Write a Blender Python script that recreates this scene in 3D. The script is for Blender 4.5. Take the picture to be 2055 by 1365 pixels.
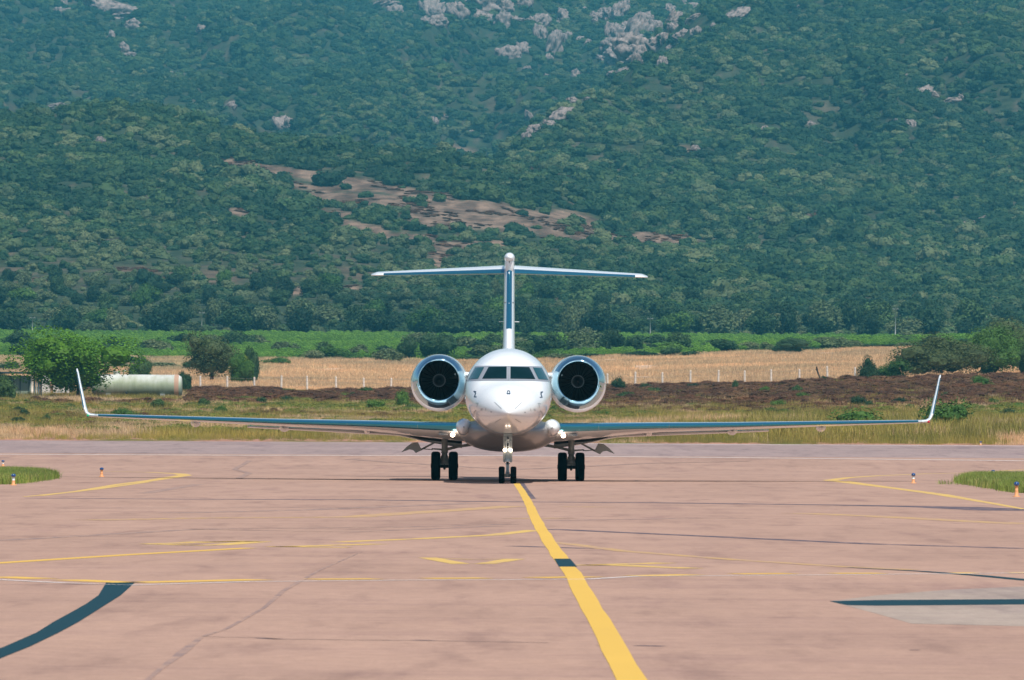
import bpy, math, random
import numpy as np
from mathutils import Vector, Matrix
from mathutils.bvhtree import BVHTree

# ------------------------------------------------------------------ camera / world / light
F = 14000.0                                  # focal length in photo pixels (photo is 2055 x 1365)
CX, CY, HOR, CAMH = 1027.5, 682.5, 866.0, 1.6
PITCH = math.atan((HOR - CY) / F); ROLL = math.radians(0.30)
scene = bpy.context.scene
C = scene.collection
for o in list(bpy.data.objects): bpy.data.objects.remove(o)
cam_data = bpy.data.cameras.new('camera'); cam = bpy.data.objects.new('camera', cam_data); C.objects.link(cam)
CAMM = (Matrix.Rotation(math.radians(90) + PITCH, 4, 'X') @ Matrix.Rotation(ROLL, 4, 'Z'))
cam.matrix_world = Matrix.Translation((0, 0, CAMH)) @ CAMM
cam_data.sensor_width = 36; cam_data.lens = 36 * F / 2055
cam_data.clip_start = 1; cam_data.clip_end = 20000
cam_data.dof.use_dof = True; cam_data.dof.focus_distance = 218; cam_data.dof.aperture_fstop = 16
scene.camera = cam
scene.render.resolution_x = 1024; scene.render.resolution_y = 680
scene.view_settings.view_transform = 'Standard'; scene.view_settings.look = 'None'
scene.view_settings.exposure = 0.2; scene.view_settings.gamma = 1
w = bpy.data.worlds.new('World'); scene.world = w; w.use_nodes = True
nt = w.node_tree; bgn = nt.nodes['Background']
sky = nt.nodes.new('ShaderNodeTexSky'); sky.sky_type = 'NISHITA'; sky.sun_disc = False
SUNV = Vector((0.22, -0.52, 1.0)).normalized()
sky.sun_elevation = math.asin(SUNV.z); sky.sun_rotation = math.atan2(SUNV.x, SUNV.y)
nt.links.new(sky.outputs[0], bgn.inputs[0]); bgn.inputs[1].default_value = 0.092
sl = bpy.data.lights.new('sun', 'SUN'); sl.energy = 4.8; sl.angle = math.radians(0.5); sl.color = (1, .93, .85)
so = bpy.data.objects.new('sun', sl); C.objects.link(so); so.location = (0, 0, 500)
so.rotation_euler = SUNV.to_track_quat('Z', 'Y').to_euler()

rng = np.random.default_rng(7); random.seed(7)
R3 = np.array(CAMM.to_3x3())
def ray(px, py): return R3 @ np.array([px - CX, CY - py, -F])
def P(px, py, Y):
    d = ray(px, py); t = Y / d[1]; return Vector((d[0]*t, Y, CAMH + d[2]*t))
def G(px, py, z=0.0):
    d = ray(px, py); t = (z - CAMH) / d[2]; return Vector((d[0]*t, d[1]*t, z))
def proj(X, Y, Z):
    v = R3.T @ np.stack([X, Y, Z - CAMH]); return CX + F*v[0]/-v[2], CY - F*v[1]/-v[2]

# ------------------------------------------------------------------ helpers
def tag(o, label=None, cat=None, group=None, kind=None):
    if label: o['label'] = label
    if cat: o['category'] = cat
    if group: o['group'] = group
    if kind: o['kind'] = kind
    return o
def empty(name, loc=(0, 0, 0), rz=0.0, parent=None):
    o = bpy.data.objects.new(name, None); C.objects.link(o); o.location = loc; o.rotation_euler = (0, 0, rz)
    o.empty_display_size = .2
    if parent: o.parent = parent
    return o
def mkmesh(name, V, Fc, smooth=False):
    me = bpy.data.meshes.new(name)
    V = np.asarray(V, np.float32)
    if isinstance(Fc, np.ndarray):
        n, k = Fc.shape
        me.vertices.add(len(V)); me.vertices.foreach_set('co', V.ravel())
        me.loops.add(n*k); me.loops.foreach_set('vertex_index', Fc.astype(np.int32).ravel())
        me.polygons.add(n); me.polygons.foreach_set('loop_start', np.arange(0, n*k, k, dtype=np.int32))
        me.update(calc_edges=True); me.validate()
    else:
        me.from_pydata([tuple(v) for v in V.tolist()], [], Fc); me.update()
    if smooth: me.polygons.foreach_set('use_smooth', [True]*len(me.polygons))
    return me
class MB:
    """collects shapes, builds ONE mesh object"""
    def __init__(s): s.v = []; s.f = []; s.sm = []
    def add(s, V, Fc, smooth=False):
        n = len(s.v); s.v += [tuple(map(float, v)) for v in V]; s.f += [tuple(int(i)+n for i in f) for f in Fc]; s.sm += [smooth]*len(Fc); return s
    def box(s, c, d, rot=None):
        c = Vector(c); V = []
        for i in (-.5, .5):
            for j in (-.5, .5):
                for k in (-.5, .5):
                    p = Vector((i*d[0], j*d[1], k*d[2]))
                    if rot: p = rot @ p
                    V.append(c + p)
        return s.add(V, [(0,1,3,2),(4,6,7,5),(0,4,5,1),(2,3,7,6),(0,2,6,4),(1,5,7,3)])
    def tube(s, pts, rads, n=12, smooth=True):
        pts = [Vector(p) for p in pts]
        if not hasattr(rads, '__len__'): rads = [rads]*len(pts)
        V = []; Fc = []
        for i, p in enumerate(pts):
            t = (pts[min(i+1, len(pts)-1)] - pts[max(i-1, 0)]).normalized()
            a = t.cross(Vector((0, 0, 1)) if abs(t.z) < .9 else Vector((1, 0, 0))).normalized(); b = t.cross(a)
            for k in range(n):
                th = 2*math.pi*k/n; V.append(p + (a*math.cos(th) + b*math.sin(th))*rads[i])
        for i in range(len(pts)-1):
            for k in range(n):
                Fc.append((i*n+k, i*n+(k+1) % n, (i+1)*n+(k+1) % n, (i+1)*n+k))
        Fc2 = [tuple(range(n)), tuple(range((len(pts)-1)*n, len(pts)*n))[::-1]]
        s.add(V, Fc, smooth); m = len(s.v) - len(V)
        s.f += [tuple(i+m for i in f) for f in Fc2]; s.sm += [False]*2
        return s
    def lathe(s, prof, c, axis, n=48, smooth=True, offs=None):
        """prof: (along axis, radius); offs optional per-point offset vectors"""
        c = Vector(c); ax = Vector(axis).normalized()
        a = ax.cross(Vector((0, 0, 1)) if abs(ax.z) < .9 else Vector((1, 0, 0))).normalized(); b = ax.cross(a)
        V = []; Fc = []
        for i, (t, r) in enumerate(prof):
            o = Vector(offs[i]) if offs else Vector((0, 0, 0))
            for k in range(n):
                th = 2*math.pi*k/n; V.append(c + ax*t + o + (a*math.cos(th) + b*math.sin(th))*max(r, 1e-4))
        for i in range(len(prof)-1):
            for k in range(n): Fc.append((i*n+k, i*n+(k+1) % n, (i+1)*n+(k+1) % n, (i+1)*n+k))
        return s.add(V, Fc, smooth)
    def build(s, name, mat, parent=None):
        me = bpy.data.meshes.new(name); me.from_pydata(s.v, [], s.f); me.update()
        me.polygons.foreach_set('use_smooth', s.sm); me.materials.append(mat)
        o = bpy.data.objects.new(name, me); C.objects.link(o)
        if parent: o.parent = parent
        return o
def obj(name, me, mat, parent=None, loc=None):
    o = bpy.data.objects.new(name, me); C.objects.link(o)
    if mat and not me.materials: me.materials.append(mat)
    if parent: o.parent = parent
    if loc is not None: o.location = loc
    return o
def smooth_normals(o):
    import bmesh
    bm = bmesh.new(); bm.from_mesh(o.data); bmesh.ops.remove_doubles(bm, verts=bm.verts, dist=1e-5)
    bmesh.ops.recalc_face_normals(bm, faces=bm.faces); bm.to_mesh(o.data); bm.free()

# noise in numpy (value fbm)
_perm = rng.random((256, 256))
def vnoise(x, y):
    xi = np.floor(x).astype(int); yi = np.floor(y).astype(int); fx = x-xi; fy = y-yi
    fx = fx*fx*(3-2*fx); fy = fy*fy*(3-2*fy)
    g = lambda a, b: _perm[a & 255, b & 255]
    return (g(xi, yi)*(1-fx)+g(xi+1, yi)*fx)*(1-fy) + (g(xi, yi+1)*(1-fx)+g(xi+1, yi+1)*fx)*fy
def fbm(x, y, o=4):
    s = 0; a = .5; t = 0
    for i in range(o): s = s + a*vnoise(x+17.3*i, y+5.1*i); t += a; a *= .5; x = x*2.03; y = y*2.03
    return s/t
def ss(a, b, x): t = np.clip((x-a)/(b-a), 0, 1); return t*t*(3-2*t)

# ------------------------------------------------------------------ materials
def newmat(name):
    m = bpy.data.materials.new(name); m.use_nodes = True
    return m, m.node_tree, m.node_tree.nodes['Principled BSDF']
def simple(name, col, rough=.5, metal=0., coat=0., emis=None, es=0., spec=None, bump=None):
    m, t, b = newmat(name)
    b.inputs['Base Color'].default_value = (*col, 1); b.inputs['Roughness'].default_value = rough
    b.inputs['Metallic'].default_value = metal; b.inputs['Coat Weight'].default_value = coat
    if spec is not None: b.inputs['Specular IOR Level'].default_value = spec
    if emis: b.inputs['Emission Color'].default_value = (*emis, 1); b.inputs['Emission Strength'].default_value = es
    if bump:
        n = noise(t, bump[0], 4); bp = t.nodes.new('ShaderNodeBump'); bp.inputs['Strength'].default_value = bump[1]
        bp.inputs['Distance'].default_value = bump[2]
        t.links.new(n.outputs[0], bp.inputs['Height']); t.links.new(bp.outputs[0], b.inputs['Normal'])
    return m
def noise(t, scale, detail=3, vec=None, rough=.55):
    n = t.nodes.new('ShaderNodeTexNoise'); n.inputs['Scale'].default_value = scale; n.inputs['Detail'].default_value = detail
    n.inputs['Roughness'].default_value = rough
    if vec is None:
        g = t.nodes.new('ShaderNodeTexCoord'); vec = g.outputs['Object']
    t.links.new(vec, n.inputs['Vector']); return n
def ramp(t, src, stops):
    r = t.nodes.new('ShaderNodeValToRGB'); e = r.color_ramp.elements
    while len(e) < len(stops): e.new(.5)
    for el, (p, c) in zip(e, stops): el.position = p; el.color = (*c, 1) if len(c) == 3 else c
    t.links.new(src, r.inputs[0]); return r
def mix(t, a, b, fac, mode='MIX'):
    m = t.nodes.new('ShaderNodeMix'); m.data_type = 'RGBA'; m.blend_type = mode
    for sock, v in ((m.inputs[6], a), (m.inputs[7], b), (m.inputs[0], fac)):
        if isinstance(v, (tuple, list)): sock.default_value = (*v, 1) if len(v) == 3 else v
        elif isinstance(v, (int, float)): sock.default_value = v
        else: t.links.new(v, sock)
    return m.outputs[2]
def scaled(t, s, coord='Object'):
    g = t.nodes.new('ShaderNodeTexCoord'); mp = t.nodes.new('ShaderNodeMapping')
    mp.inputs['Scale'].default_value = s; t.links.new(g.outputs[coord], mp.inputs[0]); return mp.outputs[0]

def pavement(name, lo, mid, hi):
    m, t, b = newmat(name)
    n1 = noise(t, 1, 5, scaled(t, (.22, .07, 1)), .6)
    c = ramp(t, n1.outputs[0], [(.30, lo), (.5, mid), (.72, hi)]).outputs[0]
    n2 = noise(t, 1, 4, scaled(t, (1.3, .16, 1)), .65)                # sweeping tyre / wash streaks
    s2 = ramp(t, n2.outputs[0], [(.30, (.72, .71, .74)), (.46, (.95, .95, .955)), (.62, (1.0, 1.0, 1.0)), (.8, (1.05, 1.05, 1.03))])
    c = mix(t, c, s2.outputs[0], .9, 'MULTIPLY')
    n3 = noise(t, 1, 3, scaled(t, (6, 3, 1)), .7)
    s3 = ramp(t, n3.outputs[0], [(.3, (.9, .9, .9)), (.7, (1.09, 1.09, 1.09))])
    c = mix(t, c, s3.outputs[0], 1., 'MULTIPLY')
    n4 = noise(t, 1, 5, scaled(t, (.5, .05, 1)), .7)
    s4 = ramp(t, n4.outputs[0], [(.30, (.70, .67, .76)), (.42, (1, 1, 1))])
    c = mix(t, c, s4.outputs[0], .6, 'MULTIPLY')
    n6 = noise(t, 1, 4, scaled(t, (.16, .55, 1)), .75); s6 = ramp(t, n6.outputs[0], [(.34, (.84, .83, .87)), (.5, (1, 1, 1)), (.7, (1.04, 1.04, 1.02))])
    c = mix(t, c, s6.outputs[0], .8, 'MULTIPLY')
    n5 = noise(t, 38, 2); s5 = ramp(t, n5.outputs[0], [(.33, (.82, .82, .82)), (.6, (1.05, 1.05, 1.05))])
    c = mix(t, c, s5.outputs[0], .7, 'MULTIPLY')
    t.links.new(c, b.inputs['Base Color']); b.inputs['Roughness'].default_value = .9
    b.inputs['Specular IOR Level'].default_value = .12
    return m
M = {}
M['apron'] = pavement('pink_weathered_asphalt', (.345, .225, .175), (.385, .251, .195), (.415, .272, .211))
M['runway'] = pavement('grey_pink_runway_asphalt', (.27, .205, .195), (.31, .235, .222), (.34, .26, .245))
M['patch'] = pavement('grey_concrete_patch', (.32, .26, .22), (.35, .285, .24), (.38, .305, .26))
def paint(name, col, wear=.45, back=(.385, .247, .186)):
    m, t, b = newmat(name)
    n = noise(t, 1, 5, scaled(t, (3, 1.2, 1)), .7)
    r = ramp(t, n.outputs[0], [(wear-.12, (0, 0, 0)), (wear+.08, (1, 1, 1))])
    n2 = noise(t, 1, 3, scaled(t, (.8, .25, 1)))
    c2 = mix(t, col, tuple(x*.86 for x in col), n2.outputs[0])
    t.links.new(mix(t, back, c2, r.outputs[0]), b.inputs['Base Color'])
    b.inputs['Roughness'].default_value = .7; b.inputs['Specular IOR Level'].default_value = .2
    return m
M['yellow'] = paint('yellow_line_paint', (.66, .42, .08), .28)
M['glass_side'] = simple('side_glass_with_reflection', (.012, .07, .085), .15, 0., spec=.3)  # paler teal than the front glass, a reflection put into the colour
M['yellow_worn'] = paint('worn_yellow_paint', (.62, .42, .12), .42)
M['yellow_faint'] = paint('faded_yellow_paint', (.50, .32, .13), .5)
M['white_line'] = paint('white_line_paint', (.74, .68, .66), .33)
M['black_paint'] = paint('blacked_out_paint', (.006, .040, .055), .24, (.05, .075, .085))
M['seam'] = paint('tar_seam', (.10, .08, .10), .42, (.33, .22, .19))
M['seam_faint'] = paint('faint_tar_seam', (.26, .18, .16), .5)
def glossy_white():
    m, t, b = newmat('white_aircraft_paint')
    n = noise(t, 1.2, 3, scaled(t, (1, 1, .4))); r = ramp(t, n.outputs[0], [(.3, (.81, .865, .89)), (.7, (.84, .89, .91))])
    t.links.new(r.outputs[0], b.inputs['Base Color'])
    b.inputs['Roughness'].default_value = .22; b.inputs['Coat Weight'].default_value = .6; b.inputs['Coat Roughness'].default_value = .05
    return m
M['white'] = glossy_white()
M['belly'] = simple('shaded_belly_paint', (.24, .235, .23), .32, coat=.25)  # grey darkened to paint in the shade under the fuselage
M['chrome'] = simple('sky_tinted_inlet_metal', (.40, .62, .72), .07, 1.)  # blue of the reflected sky is tinted into the base colour
M['skybluemetal'] = simple('sky_tinted_leading_edge', (.05, .33, .47), .18, .85, coat=.4)  # blue base colour paints in the sky mirrored by bare metal
M['darkgap'] = simple('bare_dark_metal', (.02, .022, .022), .7)
M['glass'] = simple('cockpit_glass', (.002, .016, .020), .12, 0., spec=.12)
M['frame'] = simple('grey_window_frame', (.34, .37, .41), .35, .3)
M['rubber'] = simple('black_tyre_rubber', (.003, .003, .003), .85, spec=.08)
M['hub'] = simple('wheel_hub_metal', (.25, .25, .25), .4, .7)
M['strut'] = simple('grey_strut_paint', (.30, .32, .30), .45, .2)
M['strutlt'] = simple('light_strut_paint', (.27, .33, .35), .4, .3)
M['oleo'] = simple('oleo_chrome', (.7, .75, .78), .12, 1.)
M['blackduct'] = simple('dark_inlet_duct', (.006, .006, .007), .55)
M['blade'] = simple('fan_blade_titanium', (.10, .09, .085), .4, .6)
M['hubdark'] = simple('spinner_dark', (.02, .02, .022), .35, .3)
M['lamp'] = simple('lit_landing_lamp', (1, .9, .8), .2, emis=(1., .76, .58), es=8.)
M['amber'] = simple('lit_small_amber_lamp', (1, .7, .4), .2, emis=(1., .55, .28), es=1.2)
M['redlens'] = simple('red_lens', (.6, .02, .03), .15, coat=1.)
M['greenlens'] = simple('green_lens', (.02, .45, .2), .15, coat=1.)
M['mark'] = simple('dark_marking', (.02, .05, .09), .4)
M['seamline'] = simple('panel_seam', (.22, .25, .27), .5)
M['bark'] = simple('bark', (.09, .065, .045), .9, bump=(3, .6, .1))
M['post'] = simple('white_concrete_post', (.72, .64, .55), .85)
M['wire'] = simple('fence_wire', (.30, .25, .22), .6, .3)

def leafmat(name, c1, c2, c3, patch=.012, amount=.42, transl=.25):
    """foliage: per-plant tint (object random), per-leaf tint (attribute) and patches by where the plant stands"""
    m, t, b = newmat(name)
    oi = t.nodes.new('ShaderNodeObjectInfo'); at = t.nodes.new('ShaderNodeAttribute'); at.attribute_name = 'leaf'
    c = ramp(t, oi.outputs['Random'], [(0., c1), (.55, c2), (1., c3)]).outputs[0]
    lf = ramp(t, at.outputs['Fac'], [(0, (1-amount, 1-amount, 1-amount)), (1, (1+amount, 1+amount, 1+amount*.6))]).outputs[0]
    c = mix(t, c, lf, 1., 'MULTIPLY')
    n = noise(t, patch, 3, oi.outputs['Location']); r = ramp(t, n.outputs[0], [(.32, (.72, .78, .80)), (.68, (1.35, 1.25, 1.15))])
    c = mix(t, c, r.outputs[0], 1., 'MULTIPLY')
    t.links.new(c, b.inputs['Base Color']); b.inputs['Roughness'].default_value = .65; b.inputs['Specular IOR Level'].default_value = .25
    tr = t.nodes.new('ShaderNodeBsdfTranslucent'); t.links.new(c, tr.inputs[0])
    mx = t.nodes.new('ShaderNodeMixShader'); mx.inputs[0].default_value = transl
    t.links.new(b.outputs[0], mx.inputs[1]); t.links.new(tr.outputs[0], mx.inputs[2])
    t.links.new(mx.outputs[0], t.nodes['Material Output'].inputs[0])
    return m
M['maquis'] = leafmat('maquis_leaves', (.017, .053, .025), (.031, .080, .033), (.080, .138, .05))
M['maquis_pale'] = leafmat('pale_maquis_leaves', (.075, .12, .055), (.11, .155, .075), (.15, .19, .10))
M['oak'] = leafmat('oak_leaves', (.018, .050, .022), (.034, .080, .032), (.065, .125, .042))
M['bright'] = leafmat('bright_green_leaves', (.11, .25, .018), (.13, .29, .022), (.16, .33, .03), amount=.55, transl=.4)
M['olive'] = leafmat('grey_olive_leaves', (.07, .10, .04), (.085, .125, .05), (.11, .15, .06))
M['green'] = leafmat('mid_green_leaves', (.045, .115, .022), (.06, .14, .026), (.085, .175, .035), amount=.5)
M['yellowleaf'] = leafmat('yellow_green_leaves', (.13, .19, .02), (.16, .2, .02), (.2, .22, .03), amount=.4)
M['vine'] = leafmat('vine_leaves', (.085, .20, .025), (.105, .235, .03), (.14, .28, .04), patch=.03)
M['heath'] = leafmat('brown_heather', (.080, .036, .020), (.11, .052, .028), (.17, .095, .05), patch=.08)
M['bankgreen'] = leafmat('bank_herb_leaves', (.08, .12, .022), (.13, .17, .03), (.21, .21, .05), patch=.06)
M['drygrass'] = leafmat('dry_grass_blades', (.56, .38, .24), (.62, .44, .29), (.66, .50, .32), patch=.05)
M['tallgrass'] = leafmat('yellow_green_grass_blades', (.24, .23, .05), (.32, .28, .075), (.42, .33, .12), patch=.07)
M['islandgrass'] = leafmat('green_grass_blades', (.16, .24, .05), (.22, .29, .06), (.36, .34, .14), patch=.3)
def rockmat():
    m, t, b = newmat('pale_granite')
    n = noise(t, 1, 6, scaled(t, (2.6, 2.6, 1.3)), .75)
    r = ramp(t, n.outputs[0], [(.40, (.05, .045, .045)), (.50, (.25, .205, .19)), (.66, (.40, .33, .30))])
    t.links.new(r.outputs[0], b.inputs['Base Color']); b.inputs['Roughness'].default_value = .95
    bp = t.nodes.new('ShaderNodeBump'); bp.inputs['Strength'].default_value = .9; bp.inputs['Distance'].default_value = .3
    n2 = noise(t, 5, 6, rough=.7); t.links.new(n2.outputs[0], bp.inputs['Height']); t.links.new(bp.outputs[0], b.inputs['Normal'])
    return m
M['rock'] = rockmat()

# ------------------------------------------------------------------ terrain
pY = [0, 285, 300, 330, 375, 500, 750, 1100, 1500]
pZ = [0, 0, .12, .43, .98, 2.45, 5.75, 13.0, 21.75]
def prof(Y): return np.interp(Y, pY, pZ)
def zs(ys, Y): return CAMH + (HOR - ys)*Y/F
def zg(X, Y):
    X = np.asarray(X, float); Y = np.asarray(Y, float)
    px = CX + F*X/np.maximum(Y, 100)
    z = prof(Y) + .036*np.clip(X, 0, 90)*ss(420, 750, Y)*(1-ss(1100, 1450, Y))
    z = z + (fbm(X/9, Y/14, 3)-.5)*.5*ss(392, 450, Y)*(1-ss(1450, 1600, Y))
    crest = np.interp(px, [-600, 0, 240, 550, 950, 1100, 1300, 1500, 2055, 2700], [205, 218, 224, 274, 304, 330, 385, 425, 462, 480])
    u = np.clip((Y-1500)/750, 0, 1)
    ys1 = 678 + (crest-678)*(u**1.05)
    z1 = np.where(Y < 2250, zs(ys1, Y), zs(crest, 2250.) - (Y-2250)*.28)
    z2 = zs(np.interp(Y, [2500, 2850, 3200, 3700, 4200, 4750, 5400], [520, 380, 275, 165, 60, -70, -120]), Y)
    ys3 = np.interp(Y, [2200, 2450, 2700, 3000, 3250, 3450, 5400], [475, 330, 225, 120, 25, -70, -90])
    rp = np.interp(Y, [2300, 2500, 2700, 3000, 3250, 3450], [1020, 1060, 1165, 1340, 1500, 1640])
    z3 = zs(ys3, Y) - np.clip((rp-px)*Y/F, 0, None)*.75
    big = (fbm(X/170+3, Y/260, 4)-.5)*34*ss(1850, 2500, Y) + (np.abs(fbm(X/95+1, Y/620+4, 3)-.5)-.12)*-150*ss(2300, 2900, Y) + (fbm(X/60, Y/80+9, 3)-.5)*9*ss(1650, 1900, Y)
    zh = np.maximum(z1, np.where(Y > 2250, np.maximum(z2, z3), -99)) + big
    return np.where(Y > 1500, zh, z)
def T(px, py, y0=286, y1=5300):
    """where the view ray through a photo pixel meets the terrain"""
    d = ray(px, py); Y = np.arange(y0, y1, 2.0); t = Y/d[1]; X = d[0]*t; Z = CAMH+d[2]*t
    hit = np.nonzero(Z <= zg(X, Y))[0]
    i = hit[0] if len(hit) else len(Y)-1
    return Vector((X[i], Y[i], float(zg(X[i], Y[i]))))

# bare ground on the hills, located from the photo: (x0,y0,x1,y1,radius) in photo pixels
BARE = [(465, 328, 720, 366, 9.0), (720, 368, 900, 400, 9.0), (590, 372, 720, 380, 5.7), (640, 395, 1000, 418, 11.5), (860, 432, 1150, 448, 21.3),
        (1100, 470, 1380, 482, 8.2), (760, 470, 860, 480, 7.4), (690, 448, 760, 462, 6.6), (1560, 445, 1635, 438, 9.8), (870, 495, 1000, 490, 7.4),
        (640, 425, 700, 432, 6.6), (475, 425, 492, 430, 7.4), (880, 510, 890, 535, 8.2), (60, 562, 120, 560, 5), (330, 562, 380, 566, 4), (240, 540, 300, 545, 4),
        (560, 585, 700, 580, 6.6), (1480, 500, 1540, 530, 5.7), (0, 330, 60, 336, 4.1), (180, 352, 300, 366, 3.3), (300, 385, 330, 380, 3.3),
        (1370, 300, 1440, 315, 4.9), (1640, 355, 1650, 345, 4.1), (1880, 120, 1900, 130, 4.1), (900, 285, 960, 320, 4.1), (1290, 470, 1340, 480, 6.6), (1060, 340, 1150, 362, 4.9)]
def capsules(px, py, L, ysc=2.2):
    best = np.full(px.shape, 9.0)
    for x0, y0, x1, y1, r in L:
        dx = x1-x0; dy = (y1-y0)*ysc; l2 = dx*dx+dy*dy+1e-6
        t = np.clip(((px-x0)*dx + (py-y0)*ysc*dy)/l2, 0, 1)
        d = np.hypot(px-x0-t*dx, (py-y0)*ysc - t*dy)/(r*ysc)
        best = np.minimum(best, d)
    return best
def zones(X, Y):
    """ground colour (albedo)"""
    X = np.asarray(X, float); Y = np.asarray(Y, float); Z = zg(X, Y); px, py = proj(X, Y, Z)
    n = fbm(X/3, Y/9, 4); n2 = fbm(X/14+5, Y/40, 3); n3 = fbm(X/1.1, Y/2.5, 2)
    def c(a): return np.array(a)[None, :]*np.ones((len(X), 1))
    def lerp(a, b, f): return a + (b-a)*np.clip(f, 0, 1)[:, None]
    bank = lerp(c((.14, .13, .04)), c((.36, .20, .15)), (n-.40)*7)
    bank = lerp(bank, c((.15, .08, .05)), ss(560, 640, Y)*ss(.3, .5, n2+.15)*np.where((px < 390) & (Y < 705), .3, 1))
    dry = lerp(c((.56, .38, .26)), c((.66, .46, .32)), (n2-.3)*2.5)
    dry = lerp(dry, c((.36, .24, .12)), ss(.55, .75, n)*.8)
    vine = lerp(c((.07, .13, .03)), c((.11, .19, .035)), n*1.2)
    hill = lerp(c((.040, .06, .035)), c((.11, .095, .07)), ss(.5, .7, n)*.8*ss(1600, 1700, Y))
    b = capsules(px, py, BARE)
    sparse = ss(.45, .7, n2)*ss(520, 560, py)*ss(1640, 1700, Y)
    hill = lerp(hill, c((.15, .105, .08)), sparse*.7)
    hill = lerp(hill, lerp(c((.12, .085, .065)), c((.23, .165, .125)), ss(.42, .62, n)), 1-ss(.85, 1.25, b+ (n3-.5)*.5))
    col = lerp(bank, dry, ss(735, 752, Y + (n2-.5)*30))
    edge = 1060 + (n2-.5)*50 + np.where(px < 540, -140, 0)
    col = lerp(col, vine, ss(0, 10, Y-edge))
    col = lerp(col, hill, ss(1495, 1515, Y))
    return np.concatenate([col, np.ones((len(X), 1))], 1)
def vcolmat(name, scale=2.):
    m, t, b = newmat(name)
    a = t.nodes.new('ShaderNodeAttribute'); a.attribute_name = 'ground'
    n = noise(t, scale, 5, rough=.7); r = ramp(t, n.outputs[0], [(.3, (.72, .72, .72)), (.7, (1.25, 1.22, 1.18))])
    n2 = noise(t, .16, 4, rough=.75); r2 = ramp(t, n2.outputs[0], [(.34, (.5, .52, .5)), (.52, (1, 1, 1)), (.72, (1.4, 1.34, 1.28))])
    t.links.new(mix(t, mix(t, a.outputs['Color'], r.outputs[0], 1., 'MULTIPLY'), r2.outputs[0], 1., 'MULTIPLY'), b.inputs['Base Color'])
    b.inputs['Roughness'].default_value = 1; b.inputs['Specular IOR Level'].default_value = .05
    return m
M['ground'] = vcolmat('ground_soil')
def grid(name, ys, xs_u, wfun, zfun, mat, kind='structure', colour=True):
    U, YY = np.meshgrid(xs_u, ys); XX = U*wfun(YY)
    V = np.stack([XX.ravel(), YY.ravel(), zfun(XX, YY).ravel()], 1)
    nx, ny = len(xs_u), len(ys); i = np.arange(nx-1)[None, :] + np.arange(ny-1)[:, None]*nx
    Fc = np.stack([i, i+1, i+nx+1, i+nx], -1).reshape(-1, 4)
    me = mkmesh(name, V, Fc, True); o = obj(name, me, mat); tag(o, kind=kind)
    if colour:
        ca = me.color_attributes.new('ground', 'FLOAT_COLOR', 'POINT'); ca.data.foreach_set('color', zones(V[:, 0], V[:, 1]).astype(np.float32).ravel())
    return o
wide = lambda Y: np.maximum(.13*Y + 40, 90)
near_z = lambda X, Y: zg(X, Y) - .05*(Y < 376)
ys = np.concatenate([np.arange(-300, 280, 20.), np.arange(280, 376, 5), np.array([375.6, 376.2]), np.arange(378, 760, 2.2), np.arange(760, 1500, 4)])
ground = grid('ground', np.append(ys, 1504.), np.linspace(-1, 1, 260), wide, near_z, M['ground'])
ys = np.concatenate([np.arange(1504, 2300, 5.), np.arange(2300, 4900, 9), np.arange(4900, 5401, 50)])
hills = grid('hills', ys, np.linspace(-1, 1, 360), wide, zg, M['ground'])

def sheet(name, ys, x0, x1, mat, lift, nx=2):
    V = []; Fc = []
    for Y in ys:
        for k in range(nx): V.append((x0+(x1-x0)*k/(nx-1), Y, float(prof(Y))+lift))
    for j in range(len(ys)-1):
        for k in range(nx-1): a = j*nx+k; Fc.append((a, a+1, a+nx+1, a+nx))
    o = obj(name, mkmesh(name, V, Fc), mat); tag(o, kind='structure'); return o
sheet('apron', [-300, -100, 0, 100, 200, 285, 300, 330, 332], -200, 200, M['apron'], 0.0)
sheet('runway', [332, 345, 360, 375.4], -200, 200, M['runway'], 0.0)
YL0 = T(1027, 914, 286).y
# white edge lines (on the sloping part)
def follow(name, pxs, wd, mat, lift=.004):
    pts = []
    for px, py in pxs:
        if py > 946: pts.append(tuple(G(px, py)[:2])); continue
        d = ray(px, py); Y = np.arange(180, 380, .05); t = Y/d[1]; Z = CAMH+d[2]*t; i = np.argmin(np.abs(Z-prof(Y)))
        pts.append((d[0]*t[i], Y[i]))
    return strip(name, pts, wd, mat, lift if max(q[1] for q in pts) < 285 else .025)
def strip(name, pts, wd, mat, lift=.004, label=None, jit=0.0):
    """painted line: polyline of world (x,y) points with a real width"""
    if not hasattr(wd, '__len__'): wd = [wd]*len(pts)
    Q = []; W = []
    for i in range(len(pts)-1):
        a = np.array(pts[i]); b = np.array(pts[i+1]); n = max(1, int(np.hypot(*(b-a))/3))
        for k in range(n): Q.append(a+(b-a)*k/n); W.append(wd[i]+(wd[i+1]-wd[i])*k/n)
    Q.append(np.array(pts[-1])); W.append(wd[-1])
    V = []; Fc = []
    for i, q in enumerate(Q):
        t = Q[min(i+1, len(Q)-1)] - Q[max(i-1, 0)]; t = t/np.hypot(*t); nrm = np.array([-t[1], t[0]])
        for s in (-.5, .5):
            p = q + nrm*W[i]*(s + random.uniform(-jit, jit)); V.append((p[0], p[1], float(prof(p[1]))+lift*.3))
    for i in range(len(Q)-1): Fc.append((2*i, 2*i+1, 2*i+3, 2*i+2))
    o = obj(name, mkmesh(name, V, Fc), mat); tag(o, kind='structure'); return o
def gstrip(name, pxs, wd, mat, lift=.004, jit=.0):
    return strip(name, [G(x, y)[:2] for x, y in pxs], wd, mat, lift, jit=jit)
def gpoly(name, pxs, mat, lift):
    V = [tuple(G(x, y)[:2])+(lift*.3,) for x, y in pxs]
    o = obj(name, mkmesh(name, V, [tuple(range(len(V)))]), mat); tag(o, kind='structure'); return o
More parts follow.
